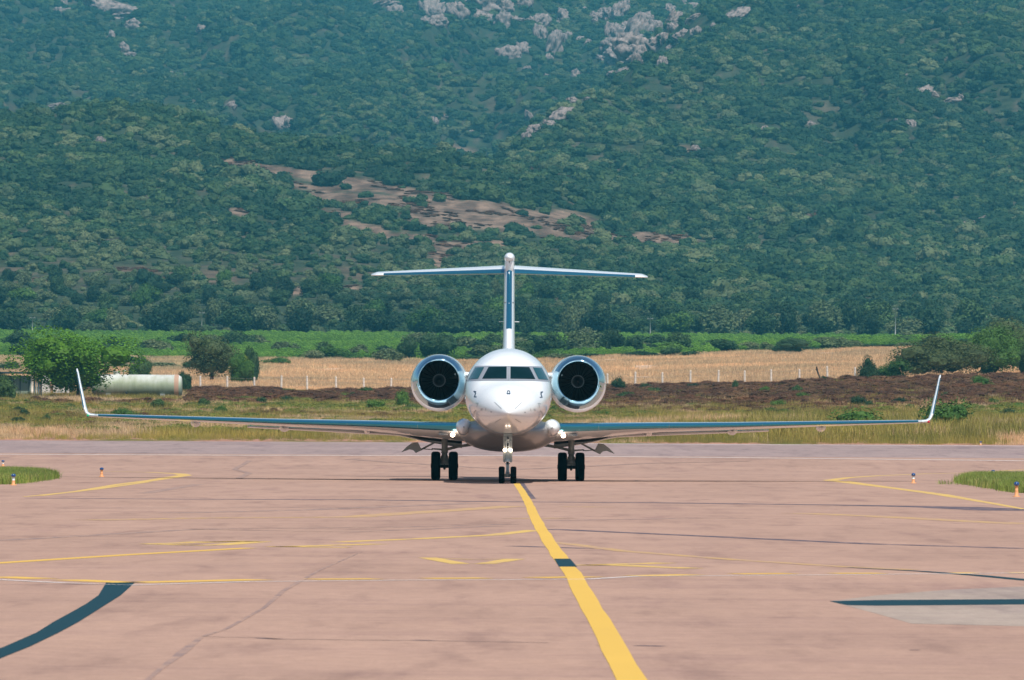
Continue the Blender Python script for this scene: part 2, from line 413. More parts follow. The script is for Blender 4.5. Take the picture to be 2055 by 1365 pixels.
follow('white_edge_line', [(-200, 911.5), (0, 912), (500, 914), (1030, 915), (1500, 919), (2055, 925), (2300, 927)], .9, M['white_line'])
strip('white_edge_line', [(4, 374.2), (60, 374.2)], .7, M['white_line'], .006)
gstrip('yellow_taxi_line', [(1036, 969), (1046, 984), (1056, 1000), (1070, 1030), (1085, 1060), (1102, 1087), (1121, 1115), (1148, 1150), (1179, 1206), (1235, 1306), (1270, 1365), (1420, 1620)], .195, M['yellow'], .012, .05)
gpoly('blacked_out_square', [(1112, 1122), (1144, 1122), (1158, 1138), (1122, 1138)], M['black_paint'], .016)
gstrip('yellow_side_line', [(1075, 1064), (990, 1074), (850, 1081), (680, 1088)], .3, M['yellow_worn'], .008)
gstrip('yellow_side_line', [(500, 1100), (250, 1114), (0, 1130), (-120, 1138)], .24, M['yellow'], .008)
gstrip('faded_yellow_line', [(1110, 1088), (1250, 1106), (1480, 1124), (1700, 1138), (1830, 1144)], .25, M['yellow_faint'], .008)
gstrip('tar_seam', [(1700, 1139), (1850, 1147), (1960, 1155), (2055, 1164), (2200, 1176)], [.08, .16, .2, .22, .24], M['black_paint'], .010)
for a in ([(300, 1092), (500, 1086)], [(300, 1092), (420, 1095)], [(370, 1088), (522, 1087)], [(340, 1094), (440, 1094), (522, 1087)]):
    gstrip('yellow_letter_mark', a, .36, M['yellow_worn'], .008)
for a in ([(540, 1097), (620, 1098), (700, 1099)], [(560, 1098), (650, 1095), (760, 1092)], [(1170, 1134), (1250, 1135), (1388, 1141)], [(1165, 1135), (1335, 1130)]):
    gstrip('yellow_letter_mark', a, .36, M['yellow_worn'], .008)
gstrip('yellow_letter_mark', [(858, 1119.5), (925, 1132), (975, 1131.5), (1035, 1122)], .24, M['yellow_worn'], .008)
gstrip('yellow_letter_mark', [(868, 1120.5), (950, 1123), (1030, 1122)], .12, M['yellow_worn'], .009)
gstrip('yellow_hold_curve', [(50, 997), (150, 987), (240, 972), (300, 965), (345, 958), (372, 954), (360, 951), (300, 948), (210, 946), (120, 946)], [.15, .22, .28, .4, .5, .5, .5, .35, .25, .15], M['yellow_worn'], .008)
gstrip('yellow_hold_curve', [(80, 995), (200, 981), (300, 967)], .22, M['yellow_worn'], .010)
gstrip('yellow_hold_curve', [(2055, 1022), (1990, 1010), (1880, 992), (1800, 981), (1720, 971), (1665, 964), (1700, 959), (1760, 955), (1860, 951), (2055, 947)], [.15, .25, .3, .3, .4, .5, .4, .35, .3, .25], M['yellow_worn'], .008)
gstrip('yellow_hold_curve', [(1700, 966), (1800, 980), (1900, 993), (2010, 1014)], .16, M['yellow_worn'], .010)
for a in ((0, 85), (135, 262), (268, 520), (625, 755), (855, 975), (1072, 1190), (1275, 1390), (1475, 1590), (1670, 1770), (1900, 1960), (2030, 2080)):
    yy = lambda x: np.interp(x, [0, 260, 520, 1100, 1500, 2055], [1158, 1169.5, 1163.5, 1159.5, 1151.5, 1150])
    gstrip('yellow_dash', [(a[0], yy(a[0])), (a[1], yy(a[1]))], .42, M['yellow'], .008)
gstrip('thin_white_line', [(-60, 1162), (0, 1164), (120, 1170), (262, 1175), (500, 1168), (800, 1165), (1180, 1163), (1280, 1157), (1700, 1154), (2100, 1150)], .10, M['white_line'], .014)
gstrip('blacked_out_line', [(240, 1170), (222, 1195), (165, 1230), (95, 1270), (35, 1298), (-60, 1335), (-160, 1372)], [.30, .22, .20, .19, .19, .19, .19], M['black_paint'], .010, .06)
gstrip('tar_seam', [(0, 1173), (120, 1174), (235, 1172)], .05, M['seam'], .010)
gpoly('concrete_patch', [(1665, 1207), (1760, 1195), (1900, 1184), (2060, 1177), (2400, 1160), (2400, 1262), (2055, 1257), (1830, 1252), (1760, 1232)], M['patch'], .004)
gpoly('blacked_out_line', [(1665, 1207), (1760, 1205), (1900, 1204), (2060, 1203), (2300, 1202), (2300, 1213), (2060, 1213.5), (1900, 1215), (1760, 1216), (1700, 1215)], M['black_paint'], .010)
# tar seams and cracks
seams = [([(1045, 968), (1055, 984), (1068, 1001)], .09, 'seam'), ([(270, 965), (500, 962), (800, 963)], .1, 'seam_faint'),
    ([(50, 1000), (400, 1002), (700, 1003), (1000, 1007), (1300, 1009), (1700, 1014), (1900, 1018), (2055, 1025)], [.25, .5, .6, .5, .6, .6, .9, .9], 'seam'),
    ([(330, 1030), (600, 1024), (950, 1010)], .3, 'seam_faint'), ([(1100, 1062), (1450, 1078), (1750, 1092), (2055, 1101)], .2, 'seam'),
    ([(0, 1085), (400, 1062), (800, 1058), (1030, 1052)], .16, 'seam_faint'), ([(1030, 1096), (1180, 1101)], .16, 'seam'),
    ([(725, 1108), (640, 1145), (570, 1185), (530, 1220), (455, 1262), (405, 1278), (365, 1310), (325, 1340), (290, 1370)], [.01, .02, .03, .02, .02, .02, .04, .02, .02], 'seam_faint'),
    ([(405, 1278), (520, 1280), (560, 1283), (850, 1286), (1100, 1290)], .035, 'seam_faint'), ([(520, 1281), (560, 1283)], .05, 'seam'), ([(830, 1285), (870, 1286)], .05, 'seam'),
    ([(1275, 1296), (1332, 1297)], .07, 'seam'), ([(1200, 1296), (1226, 1297)], .03, 'seam'), ([(1825, 1305), (1845, 1305)], .04, 'seam'),
    ([(500, 925), (470, 942), (500, 950), (480, 960)], .12, 'seam_faint'), ([(290, 990), (400, 972)], .18, 'seam_faint'),
    ([(700, 922), (1000, 941)], .25, 'seam_faint'), ([(1040, 942), (1300, 930), (1500, 926)], .25, 'seam_faint'),
    ([(380, 1062), (700, 1068), (1000, 1056)], .12, 'seam_faint'), ([(120, 1020), (600, 1019), (900, 1022)], .2, 'seam_faint'),
    ([(1100, 1045), (1400, 1040), (1500, 1041)], .2, 'seam_faint')]
for p, wd, k in seams:
    o = follow('asphalt_crack' if k == 'seam_faint' else 'tar_seam', p, [q*2. for q in wd] if hasattr(wd, '__len__') else wd*2., M[k], .006)
for p in ([(180, 1044), (400, 1040), (700, 1038), (1030, 1016)], [(1130, 1017), (1220, 1018)], [(1030, 1041), (1130, 1040)], [(1600, 1030), (1750, 1036), (2055, 1052)]):
    gstrip('faded_yellow_line', p, .7, M['yellow_faint'], .008)

# ------------------------------------------------------------------ vegetation generators
def ico(sub):
    import bmesh
    bm = bmesh.new(); bmesh.ops.create_icosphere(bm, subdivisions=sub, radius=1)
    V = np.array([v.co[:] for v in bm.verts]); Fc = np.array([[v.index for v in f.verts] for f in bm.faces]); bm.free(); return V, Fc
ICO = {k: ico(k) for k in (1, 2, 3, 4)}
def crown_mesh(name, seed, n, leaf, lobes=9, rx=1., rz=.7, spread=.62, core=.80, flat=.0, sub=2, aspect=.7):
    """unit-radius crown: lobed, with n leaf-sized faces over its lobes; sits on z=0"""
    r = np.random.default_rng(seed)
    C0 = r.normal(size=(lobes, 3)); C0 /= np.linalg.norm(C0, axis=1)[:, None]; C0 *= (r.random((lobes, 1))**.5)*spread
    C0[:, 2] = C0[:, 2]*.8; C0[0] = 0
    RR = r.uniform(.28, .52, lobes); RR[0] = .55
    Vs = []; Fs = []; off = 0; LV = []
    iv, ifc = ICO[sub]
    for c, R in zip(C0, RR):
        v = iv*R*core; ph = r.random(3)*9
        v = v*(1 + .16*np.sin(iv[:, :1]*7+ph[0])*np.cos(iv[:, 1:2]*6+ph[1]) + .10*np.sin(iv[:, 2:]*13+ph[2]) + r.normal(size=(len(v), 1))*.06) + c
        Vs.append(v); Fs.append(np.concatenate([ifc, ifc[:, 2:3]], 1) + off); off += len(v)
        LV.append(np.full(len(v), .42))
    p = RR**2; k = r.choice(lobes, n, p=p/p.sum())
    d = r.normal(size=(n, 3)); d[:, 2] += .25; d /= np.linalg.norm(d, axis=1)[:, None]
    cen = C0[k] + d*(RR[k]*r.uniform(.78, 1.12, n))[:, None]
    nn = d*.9 + r.normal(size=(n, 3))*.55; nn[:, 2] += .25; nn /= np.linalg.norm(nn, axis=1)[:, None]
    a = np.cross(nn, r.normal(size=(n, 3))); a /= np.linalg.norm(a, axis=1)[:, None]; b = np.cross(nn, a)
    s = leaf*r.uniform(.6, 1.4, n)[:, None]
    q = np.stack([cen-a*s*.5, cen-b*s*aspect*.5, cen+a*s*.5+nn*s*.15, cen+b*s*aspect*.5], 1).reshape(-1, 3)
    Vs.append(q); Fs.append(np.arange(4*n).reshape(-1, 4) + off); LV.append(np.repeat(r.random(n), 4))
    V = np.concatenate(Vs); V[:, :2] *= rx; V[:, 2] = V[:, 2]*rz
    V[:, 2] -= V[:, 2].min()*.85; V[:, 2] = np.maximum(V[:, 2], 0.0 if flat == 0 else flat)
    me = bpy.data.meshes.new(name); Fa = np.concatenate(Fs)
    ntri = sum(len(ifc) for _ in RR)
    me.from_pydata(V.tolist(), [], [tuple(f[:3]) for f in Fa[:ntri].tolist()] + [tuple(f) for f in Fa[ntri:].tolist()]); me.update()
    at = me.attributes.new('leaf', 'FLOAT', 'POINT'); at.data.foreach_set('value', np.concatenate(LV).astype(np.float32))
    return me
def tuft_mesh(name, seed, n, h, rad, wd, lean=.35, heads=False):
    r = np.random.default_rng(seed); V = []; Fc = []; L = []
    for i in range(n):
        x, y = r.normal(size=2)*rad*.5; a = r.random()*6.283; hh = h*r.uniform(.5, 1.15); ln = hh*lean*r.random()
        dx, dy = math.cos(a), math.sin(a); b = len(V)
        c = r.random()*6.283; wx, wy = math.cos(c)*wd/2, math.sin(c)*wd/2
        V += [(x-wx, y-wy, -.05), (x+wx, y+wy, -.05), (x+dx*ln*.4+wx*.8, y+dy*ln*.4+wy*.8, hh*.6), (x+dx*ln*.4-wx*.8, y+dy*ln*.4-wy*.8, hh*.6), (x+dx*ln, y+dy*ln, hh)]
        Fc += [(b, b+1, b+2, b+3), (b+3, b+2, b+4)]; L += [r.random()]*5
    me = bpy.data.meshes.new(name); me.from_pydata(V, [], Fc); me.update()
    at = me.attributes.new('leaf', 'FLOAT', 'POINT'); at.data.foreach_set('value', L); return me
def template(name, me, mat):
    o = bpy.data.objects.new(name, me); me.materials.append(mat); return o      # mesh source for the scattered cover, not placed itself
def scatter(name, pts, scl, rot, idx, temps, label, cat):
    """one object of uncountable cover: instances a few plant meshes on points"""
    me = bpy.data.meshes.new(name); me.vertices.add(len(pts)); me.vertices.foreach_set('co', np.asarray(pts, np.float32).ravel())
    for nm, ty, dat in (('scl', 'FLOAT_VECTOR', scl), ('rot', 'FLOAT_VECTOR', rot)):
        a = me.attributes.new(nm, ty, 'POINT'); a.data.foreach_set('vector', np.asarray(dat, np.float32).ravel())
    a = me.attributes.new('idx', 'INT', 'POINT'); a.data.foreach_set('value', np.asarray(idx, np.int32))
    o = bpy.data.objects.new(name, me); C.objects.link(o); tag(o, label, cat, kind='stuff')
    ng = bpy.data.node_groups.new(name, 'GeometryNodeTree')
    ng.interface.new_socket('Geometry', in_out='INPUT', socket_type='NodeSocketGeometry'); ng.interface.new_socket('Geometry', in_out='OUTPUT', socket_type='NodeSocketGeometry')
    N = ng.nodes; L = ng.links; gi = N.new('NodeGroupInput'); go = N.new('NodeGroupOutput'); jn = N.new('GeometryNodeJoinGeometry')
    def attr(nm, ty):
        n = N.new('GeometryNodeInputNamedAttribute'); n.data_type = ty; n.inputs[0].default_value = nm; return n.outputs[0]
    sa = attr('scl', 'FLOAT_VECTOR'); ra = attr('rot', 'FLOAT_VECTOR'); ia = attr('idx', 'INT')
    for k, tobj in enumerate(temps):
        cmp_ = N.new('FunctionNodeCompare'); cmp_.data_type = 'INT'; cmp_.operation = 'EQUAL'
        ai = [s for s in cmp_.inputs if s.type == 'INT']; L.new(ia, ai[0]); ai[1].default_value = k
        ip = N.new('GeometryNodeInstanceOnPoints'); oi = N.new('GeometryNodeObjectInfo'); oi.inputs['Object'].default_value = tobj
        L.new(gi.outputs[0], ip.inputs['Points']); L.new(cmp_.outputs[0], ip.inputs['Selection']); L.new(oi.outputs['Geometry'], ip.inputs['Instance'])
        L.new(sa, ip.inputs['Scale']); L.new(ra, ip.inputs['Rotation']); L.new(ip.outputs[0], jn.inputs[0])
    L.new(jn.outputs[0], go.inputs[0])
    md = o.modifiers.new('scatter', 'NODES'); md.node_group = ng
    return o

# ------------------------------------------------------------------ rock outcrops on the mountain (located from the photo)
ROCKS = [(205, 8, 60, 24), (240, 28, 60, 26), (268, 50, 34, 20), (770, 8, 55, 18), (795, 20, 24, 22), (862, 22, 46, 44), (880, 44, 26, 22), (915, 22, 34, 36),
 (975, 10, 50, 26), (960, 30, 36, 18), (1015, 16, 26, 24), (1050, 8, 26, 22), (1030, 46, 46, 16), (1022, 104, 36, 26), (1045, 98, 26, 24), (1080, 45, 30, 20), (1085, 68, 22, 36),
 (1108, 96, 22, 40), (1100, 118, 14, 18), (1130, 38, 22, 30), (1165, 82, 20, 14), (1182, 88, 16, 14), (1140, 75, 14, 24), (1200, 32, 40, 14), (1245, 26, 26, 34), (1232, 66, 22, 40),
 (1228, 96, 30, 22), (1280, 60, 34, 56), (1275, 96, 60, 34), (1318, 88, 50, 32), (1345, 100, 24, 16), (1310, 52, 34, 24), (1350, 40, 26, 34), (1245, 118, 50, 26),
 (1262, 140, 46, 12), (1236, 152, 22, 10), (1355, 112, 18, 16), (1330, 126, 12, 18), (1366, 72, 40, 20), (1395, 35, 26, 12), (1390, 12, 22, 14), (1432, 58, 18, 18),
 (1480, 35, 54, 22), (1400, 66, 26, 18), (1158, 155, 12, 18), (1098, 158, 12, 16), (1058, 140, 20, 8),
 (1148, 202, 26, 12), (1178, 200, 18, 10), (1122, 232, 30, 20), (1098, 252, 26, 18), (1078, 262, 26, 18), (1062, 235, 12, 26), (1060, 285, 12, 22), (1135, 222, 22, 14),
 (225, 78, 22, 22), (245, 96, 24, 18), (262, 112, 24, 14), (280, 124, 14, 10), (335, 150, 24, 8), (125, 30, 26, 14), (115, 22, 16, 14), (128, 8, 10, 20),
 (562, 250, 22, 30), (580, 255, 26, 26), (608, 262, 16, 18), (462, 212, 22, 14), (200, 283, 14, 16), (405, 58, 26, 14), (340, 20, 22, 14), (365, 38, 14, 12), (110, 218, 30, 8),
 (1850, 184, 30, 16), (1870, 190, 24, 12), (1908, 204, 34, 12), (1930, 198, 20, 12), (1822, 152, 9, 7), (1605, 13, 9, 7), (1800, 250, 12, 14), (1830, 250, 12, 18), (1630, 256, 20, 10), (1535, 258, 16, 10),
 (870, 244, 14, 16), (900, 238, 20, 8), (948, 270, 14, 14), (1395, 300, 14, 16), (1430, 312, 22, 8), (1345, 272, 10, 10), (1940, 450, 34, 10), (1975, 446, 20, 10), (7, 178, 8, 10), (1500, 440, 14, 8),
 (1090, 318, 14, 8)]
rq = np.random.default_rng(9)
ROCKS += [(int(rq.uniform(850, 1420)), int(rq.uniform(4, 60)), int(rq.uniform(9, 24)), int(rq.uniform(10, 26))) for _ in range(26)]
ROCKS += [(int(rq.uniform(1190, 1370)), int(rq.uniform(50, 125)), int(rq.uniform(12, 30)), int(rq.uniform(10, 30))) for _ in range(18)]
def rock_mesh(name, seed):
    r = np.random.default_rng(seed); V, Fc = ICO[4]; V = V.copy()
    P3 = V*1.0; d = np.zeros(len(V))
    for o_ in range(5):
        fq = 1.6*1.9**o_; A = r.normal(size=(3, 3)); ph = r.random(3)*6.28
        q = P3@A*fq*.6 + ph; d += (np.abs(np.sin(q[:, 0])*np.cos(q[:, 1])) + .5*np.sin(q[:, 2]) - .4)*.42/1.45**o_
    V = V*(1+np.clip(d, -.5, .7))[:, None]
    V = np.round(V*5)/5*.35 + V*.65                      # blocky joints
    V += r.normal(size=V.shape)*.035
    return mkmesh(name, V, Fc.copy())
rock_meshes = [rock_mesh('granite_rock', 40+i) for i in range(9)]
rk_t = []
for i, (x, y, wpx, hpx) in enumerate(ROCKS):
    p = T(x, y + hpx*.35); s = p.y/F
    o = obj('rock_outcrop', rock_meshes[i % 9], M['rock'], None, p + Vector((0, 2, hpx*s*.25)))
    o.scale = (wpx*s*.66, max(wpx, hpx)*s*.5, hpx*s*.72); o.rotation_euler = (0, random.uniform(-.5, .5), random.uniform(-.6, .6) if wpx > 20 else random.random()*6)
    size = 'huge' if wpx*hpx > 1400 else 'broad' if wpx > 2*hpx else 'tall' if hpx > 1.3*wpx else 'small' if wpx*hpx < 200 else 'jagged'
    area = ('beside the gully ridge' if 1050 <= x <= 1190 and y > 190 else 'in the summit cliffs' if y < 165 and 740 < x < 1530 else 'on the upper left slope' if x < 420 and y < 160
            else 'in bushes on the left spur' if x < 640 else 'among bushes on the right slope' if x > 1300 else 'in the scrub of the middle slope')
    where = 'at the top edge' if y < 18 else ['far left', 'left', 'centre left', 'centre', 'centre right', 'right', 'far right'][min(6, int(x/294))]
    tag(o, f'{size} pale granite outcrop {area}, {where}', 'rock', 'rock outcrops on the mountain')
    rk_t.append((x, y, x, y, max(wpx, hpx*.9)*.42))

# ------------------------------------------------------------------ maquis woodland covering the hills (uncountable)
maq = [template('maquis_bush', crown_mesh('maquis_bush', 100+i, 420, .17, 8, 1., .72, spread=.6, core=.86, sub=2), M['maquis']) for i in range(5)]
pal = [template('pale_maquis_bush', crown_mesh('pale_maquis_bush', 120+i, 420, .16, 7, 1., .75, spread=.55, core=.84, sub=2), M['maquis_pale']) for i in range(3)]
def sample(y0, y1, dens, margin=1.12, seed=1):
    r = np.random.default_rng(seed); hw = .0745*margin*y1+6; n = int((y1-y0)*2*hw*dens)
    X = r.uniform(-hw, hw, n); Y = r.uniform(y0, y1, n); k = np.abs(X) < .0745*margin*Y+6
    return X[k], Y[k], r
def hillcover():
    out = []
    for y0, y1, dens, sc in ((1508, 1640, .035, .6), (1640, 2000, .050, 1.0), (2000, 2450, .047, 1.05), (2450, 3000, .040, 1.12), (3000, 3600, .034, 1.2), (3600, 4850, .028, 1.35)):
        X, Y, r = sample(y0, y1, dens, 1.1, int(y0)); Z = zg(X, Y); px, py = proj(X, Y, Z)
        n = fbm(X/22, Y/60+3, 3); b = capsules(px, py, BARE); rk = capsules(px, py-2, rk_t, 1.3) + (r.random(len(X))-.5)*.6
        sparse = np.exp(-((py-560)/60)**2)*ss(1000, 600, px)*1.2 + np.exp(-((py-500)/40)**2)*np.exp(-((px-1000)/350)**2)*.6
        b = np.minimum(b, np.minimum(capsules(px, py-7, BARE[:9])+.12, capsules(px, py-16, BARE[:3])+.15))
        prob = np.where(b < 1.0, .06, 1.)*np.where(rk < .85, .07, 1.)*(1-.5*np.clip(sparse, 0, 1))*ss(.16, .30, n+.06)
        k = (r.random(len(X)) < prob) & (py > -60)
        X, Y, Z, px, py, sparse, n = X[k], Y[k], Z[k], px[k], py[k], sparse[k], n[k]
        s = sc*r.lognormal(0, .28, len(X))*2.75*(1-.35*np.clip(sparse, 0, 1))
        pale = (r.random(len(X)) < (.07 + .55*np.clip(sparse, 0, 1) + .25*ss(.55, .7, fbm(X/40+9, Y/90, 3))))
        idx = np.where(pale, 5 + r.integers(0, 3, len(X)), r.integers(0, 5, len(X)))
        rot = np.stack([r.normal(size=len(X))*.12, r.normal(size=len(X))*.12, r.random(len(X))*6.28], 1)
        scl = np.stack([s*r.uniform(.85, 1.25, len(X)), s*r.uniform(.85, 1.25, len(X)), s*r.uniform(.8, 1.3, len(X))], 1)
        out.append((np.stack([X, Y, Z-.25*s], 1), scl, rot, idx))
    a = [np.concatenate(z) for z in zip(*out)]
    print('hill bushes', len(a[0])); return a
a = hillcover()
scatter('maquis_woodland', *a, maq+pal, 'dense blue green Mediterranean scrub wood covering the mountain slopes', 'woodland')

# ------------------------------------------------------------------ vineyard, dry field, bank cover
vt = [template('vine_clump', crown_mesh('vine_clump', 140+i, 260, .2, 5, 1., .8, core=.8, sub=1), M['vine']) for i in range(3)]
X, Y, r = sample(1080, 1500, .42, 1.1, 5); Y = np.round(Y/3.1)*3.1 + r.normal(size=len(Y))*.25
Z = zg(X, Y); px, py = proj(X, Y, Z)
k = (fbm(X/10, Y/20, 3) > .25) & (Y > 1072 + fbm(X/14, Y*0, 2)*60)
X, Y, Z = X[k], Y[k], Z[k]; s = r.uniform(.7, 1.15, len(X))
scatter('vineyard', np.stack([X, Y, Z-.1], 1), np.stack([s*1.2, s*.7, s*1.15], 1), np.stack([s*0, s*0, r.normal(size=len(X))*.2], 1), r.integers(0, 3, len(X)), vt, 'bright green vineyard in a long flat strip before the tree line', 'vineyard')

dt = [template('dry_tuft', tuft_mesh('dry_tuft', 150+i, 34, .55, 1.0, .035), M['drygrass']) for i in range(3)]
X, Y, r = sample(745, 1075, .9, 1.1, 6); k = fbm(X/8, Y/20, 3) > .36; X, Y = X[k], Y[k]; Z = zg(X, Y); s = r.uniform(.6, 1.2, len(X))
scatter('dry_field_grass', np.stack([X, Y, Z], 1), np.stack([s*1.3, s*1.3, s], 1), np.stack([s*0, s*0, r.random(len(X))*6.28], 1), r.integers(0, 3, len(X)), dt, 'straw coloured dry grass of the field behind the white fence posts', 'dry grass')

hb = [template('heather_clump', crown_mesh('heather_clump', 160+i, 420, .13, 7, 1., .65, core=.78, sub=1, aspect=.35), M['heath']) for i in range(3)]
gb = [template('herb_clump', crown_mesh('herb_clump', 170+i, 380, .15, 7, 1., .65, core=.75, sub=1, aspect=.45), M['bankgreen']) for i in range(3)]
tg = [template('tall_tuft', tuft_mesh('tall_tuft', 180+i, 46, .8, .75, .022, .4), M['tallgrass']) for i in range(3)]
dg = [template('dry_bank_tuft', tuft_mesh('dry_bank_tuft', 190+i, 46, .6, .8, .026, .5), M['drygrass']) for i in range(2)]
# low plants on the bank
X, Y, r = sample(400, 748, .55, 1.12, 8); n = fbm(X/7, Y/30, 4); n2 = fbm(X/16+7, Y/60, 3); px, py = proj(X, Y, zg(X, Y))
right = ss(1100, 1300, px)
ph = np.clip(ss(500, 570, Y - (1-right)*50 + (n2-.5)*130)*ss(.34, .50, n+.12*right), 0, 1)*.82 + .7*ss(396, 430, Y)*ss(.45, .56, n2)*(1-.4*right)
brown = r.random(len(X)) < ph
keep = np.where(brown, 1., np.where(r.random(len(X)) < .75*ss(.42, .56, n)+.12, 1., 0.)) > .5
keep &= ~((px > -60) & (px < 385) & (Y > 600) & (Y < 700)); keep &= ~((px > -60) & (px < 385) & (Y > 560) & (Y < 735) & (r.random(len(X)) < .6))
X, Y, brown = X[keep], Y[keep], brown[keep]; Z = zg(X, Y)
s = np.where(brown, r.uniform(.45, 1.05, len(X))*(.7+.45*ss(500, 640, Y)), r.uniform(.35, 1.0, len(X)))
Zs = np.stack([s*1.25, s*1.25, s*.85], 1)
rt = np.stack([s*0, s*0, r.random(len(X))*6.28], 1)
scatter('heather_scrub', np.stack([X, Y, Z-.08], 1)[brown], Zs[brown], rt[brown], r.integers(0, 3, brown.sum()), hb, 'dark brown heather scrub on the bank below the fence', 'heather')
nb = ~brown
scatter('herb_scrub', np.stack([X, Y, Z-.05], 1)[nb], Zs[nb], rt[nb], r.integers(0, 3, nb.sum()), gb, 'olive green low herbs scattered over the grassy bank', 'herbs')
out = []
X, Y, r = sample(377, 720, 1.9, 1.1, 9); n = fbm(X/6, Y/20, 3); px, py = proj(X, Y, zg(X, Y))
right = ss(1150, 1450, px)
green = r.random(len(X)) < np.clip(.70 - (n-.5)*6 + .25*right - .25*ss(395, 420, Y)*(1-right), .05, .97)
edge = ss(376, 395, Y)
keep = r.random(len(X)) < np.clip(1.15-ss(430, 560, Y)*.85, 0, 1)*ss(.22, .42, n+.15)
X, Y, green, edge, right, n = X[keep], Y[keep], green[keep], edge[keep], right[keep], n[keep]
s = r.uniform(.55, 1.1, len(X))*(.22+.78*edge)*(.75+.65*right*(1-ss(440, 500, Y)))*(.7+.6*n)
idx = np.where(green, r.integers(0, 3, len(X)), 3 + r.integers(0, 2, len(X)))
scatter('bank_grass', np.stack([X, Y, zg(X, Y)], 1), np.stack([s*1.1, s*1.1, s], 1), np.stack([s*0, s*0, r.random(len(X))*6.28], 1), idx, tg+dg, 'yellow green and straw grass along the far edge of the runway', 'grass')

# low brown scrub on the bare patches of the hill
X, Y, r = sample(1640, 2500, .10, 1.05, 31); Z = zg(X, Y); px, py = proj(X, Y, Z); b = capsules(px, py, BARE)
k = (b < 1.25) & (fbm(X/9, Y/25, 3) > .52); X, Y, Z = X[k], Y[k], Z[k]; s = r.uniform(.8, 1.7, len(X))
scatter('hill_scrub', np.stack([X, Y, Z-.1], 1), np.stack([s*1.3, s*1.3, s*.5], 1), np.stack([s*0, s*0, r.random(len(X))*6.28], 1), r.integers(0, 3, len(X)), hb, 'low brown scrub dotted over the bare patches of the hillside', 'scrub')
# ------------------------------------------------------------------ grass islands on the apron
it = [template('island_tuft', tuft_mesh('island_tuft', 200+i, 40, .26, .30, .012, .7), M['islandgrass']) for i in range(3)]
def island(x0, x1, y0, y1, taper, nme, label):
    """irregular grass island between two pixel rows"""
    r = np.random.default_rng(int(abs(x0))+3); n = 14000
    A = G((x0+x1)/2, y0).y; B = G((x0+x1)/2, y1).y
    Y = r.uniform(B, A, n); t = (Y-B)/(A-B) + r.normal(size=n)*.035
    e0 = x0/1.; e1 = x1/1.
    px = r.uniform(e0, e1, n); tt = taper(px); X = (px-CX)*Y/F
    k = (t > tt[0]) & (t < tt[1]) & (r.random(n) < .95)
    X, Y = X[k], Y[k]; s = r.uniform(.6, 1.2, k.sum())
    V = []; m = 24
    for i in range(m+1):
        q = x0 + (x1-x0)*i/m; a_, b_ = taper(np.array([q])); V.append(((q-CX)*(B+(A-B)*a_[0])/F, B+(A-B)*a_[0]))
    for i in range(m, -1, -1):
        q = x0 + (x1-x0)*i/m; a_, b_ = taper(np.array([q])); V.append(((q-CX)*(B+(A-B)*b_[0])/F, B+(A-B)*b_[0]))
    o = obj('soil_patch', mkmesh('soil_patch', [(x, y, .02) for x, y in V], [tuple(range(len(V)))]), M['soil']); tag(o, kind='structure')
    scatter(nme, np.stack([X, Y, X*0+.01], 1), np.stack([s, s, s], 1), np.stack([s*0, s*0, r.random(len(X))*6.28], 1), r.integers(0, 3, len(X)), it, label, 'grass')
M['soil'] = simple('island_soil', (.22, .14, .08), .95)
island(-260, 104, 952, 972, lambda p: (np.where(p > -20, np.clip((p+20)/124, 0, 1)**2*.62, 0*p), np.where(p > 20, 1-np.clip((p-20)/84, 0, 1)**2*.36, 1+0*p)), 'island_grass', 'green grass island at the left edge of the apron')
island(1936, 2300, 962, 990, lambda p: (np.clip(.62-(p-1936)/190, 0, .62), np.clip(.7+(p-1936)/80, 0, 1)), 'island_grass', 'green grass island at the right edge of the apron')
tmp = template('weed_source', tuft_mesh('weed_tuft', 222, 60, .16, .35, .014, .9), M['islandgrass'])
o = obj('weed_tuft', tmp.data, None, None, G(1897, 972)); tag(o, 'small green weed growing from the pavement near the right edge light', 'weed')

# ------------------------------------------------------------------ trees and shrubs: things
oakm = [crown_mesh('crown', 300+i, 2400, .12, 12, 1., .78, spread=.66, core=.62, sub=2) for i in range(6)]
palem = [crown_mesh('crown', 320+i, 2200, .12, 10, 1., .74, spread=.64, core=.62, sub=2) for i in range(4)]
for m_ in oakm: m_.materials.append(M['oak'])
for m_ in palem: m_.materials.append(M['maquis_pale'])
brm = [crown_mesh('crown', 340+i, 2600, .10, 11, 1., .75, spread=.66, core=.60, sub=2) for i in range(2)]
for m_ in brm: m_.materials.append(M['green'])
def trunk_mesh(seed, h=1., r0=.09, forks=3):
    r = random.Random(seed); mb = MB(); lean = r.uniform(-.08, .08)
    mb.tube([(0, 0, -.1), (lean*.3, 0, h*.3), (lean, 0, h*.6)], [r0, r0*.75, r0*.6], 7)
    for i in range(forks):
        a = i*6.28/forks + r.random(); d = r.uniform(.25, .45)
        mb.tube([(lean, 0, h*.55), (lean+math.cos(a)*d*.5, math.sin(a)*d*.5, h*.8), (lean+math.cos(a)*d, math.sin(a)*d, h*1.05)], [r0*.5, r0*.35, r0*.15], 5)
    me = bpy.data.meshes.new('trunk'); me.from_pydata(mb.v, [], mb.f); me.update(); me.materials.append(M['bark']); return me
trunks = [trunk_mesh(i) for i in range(4)]
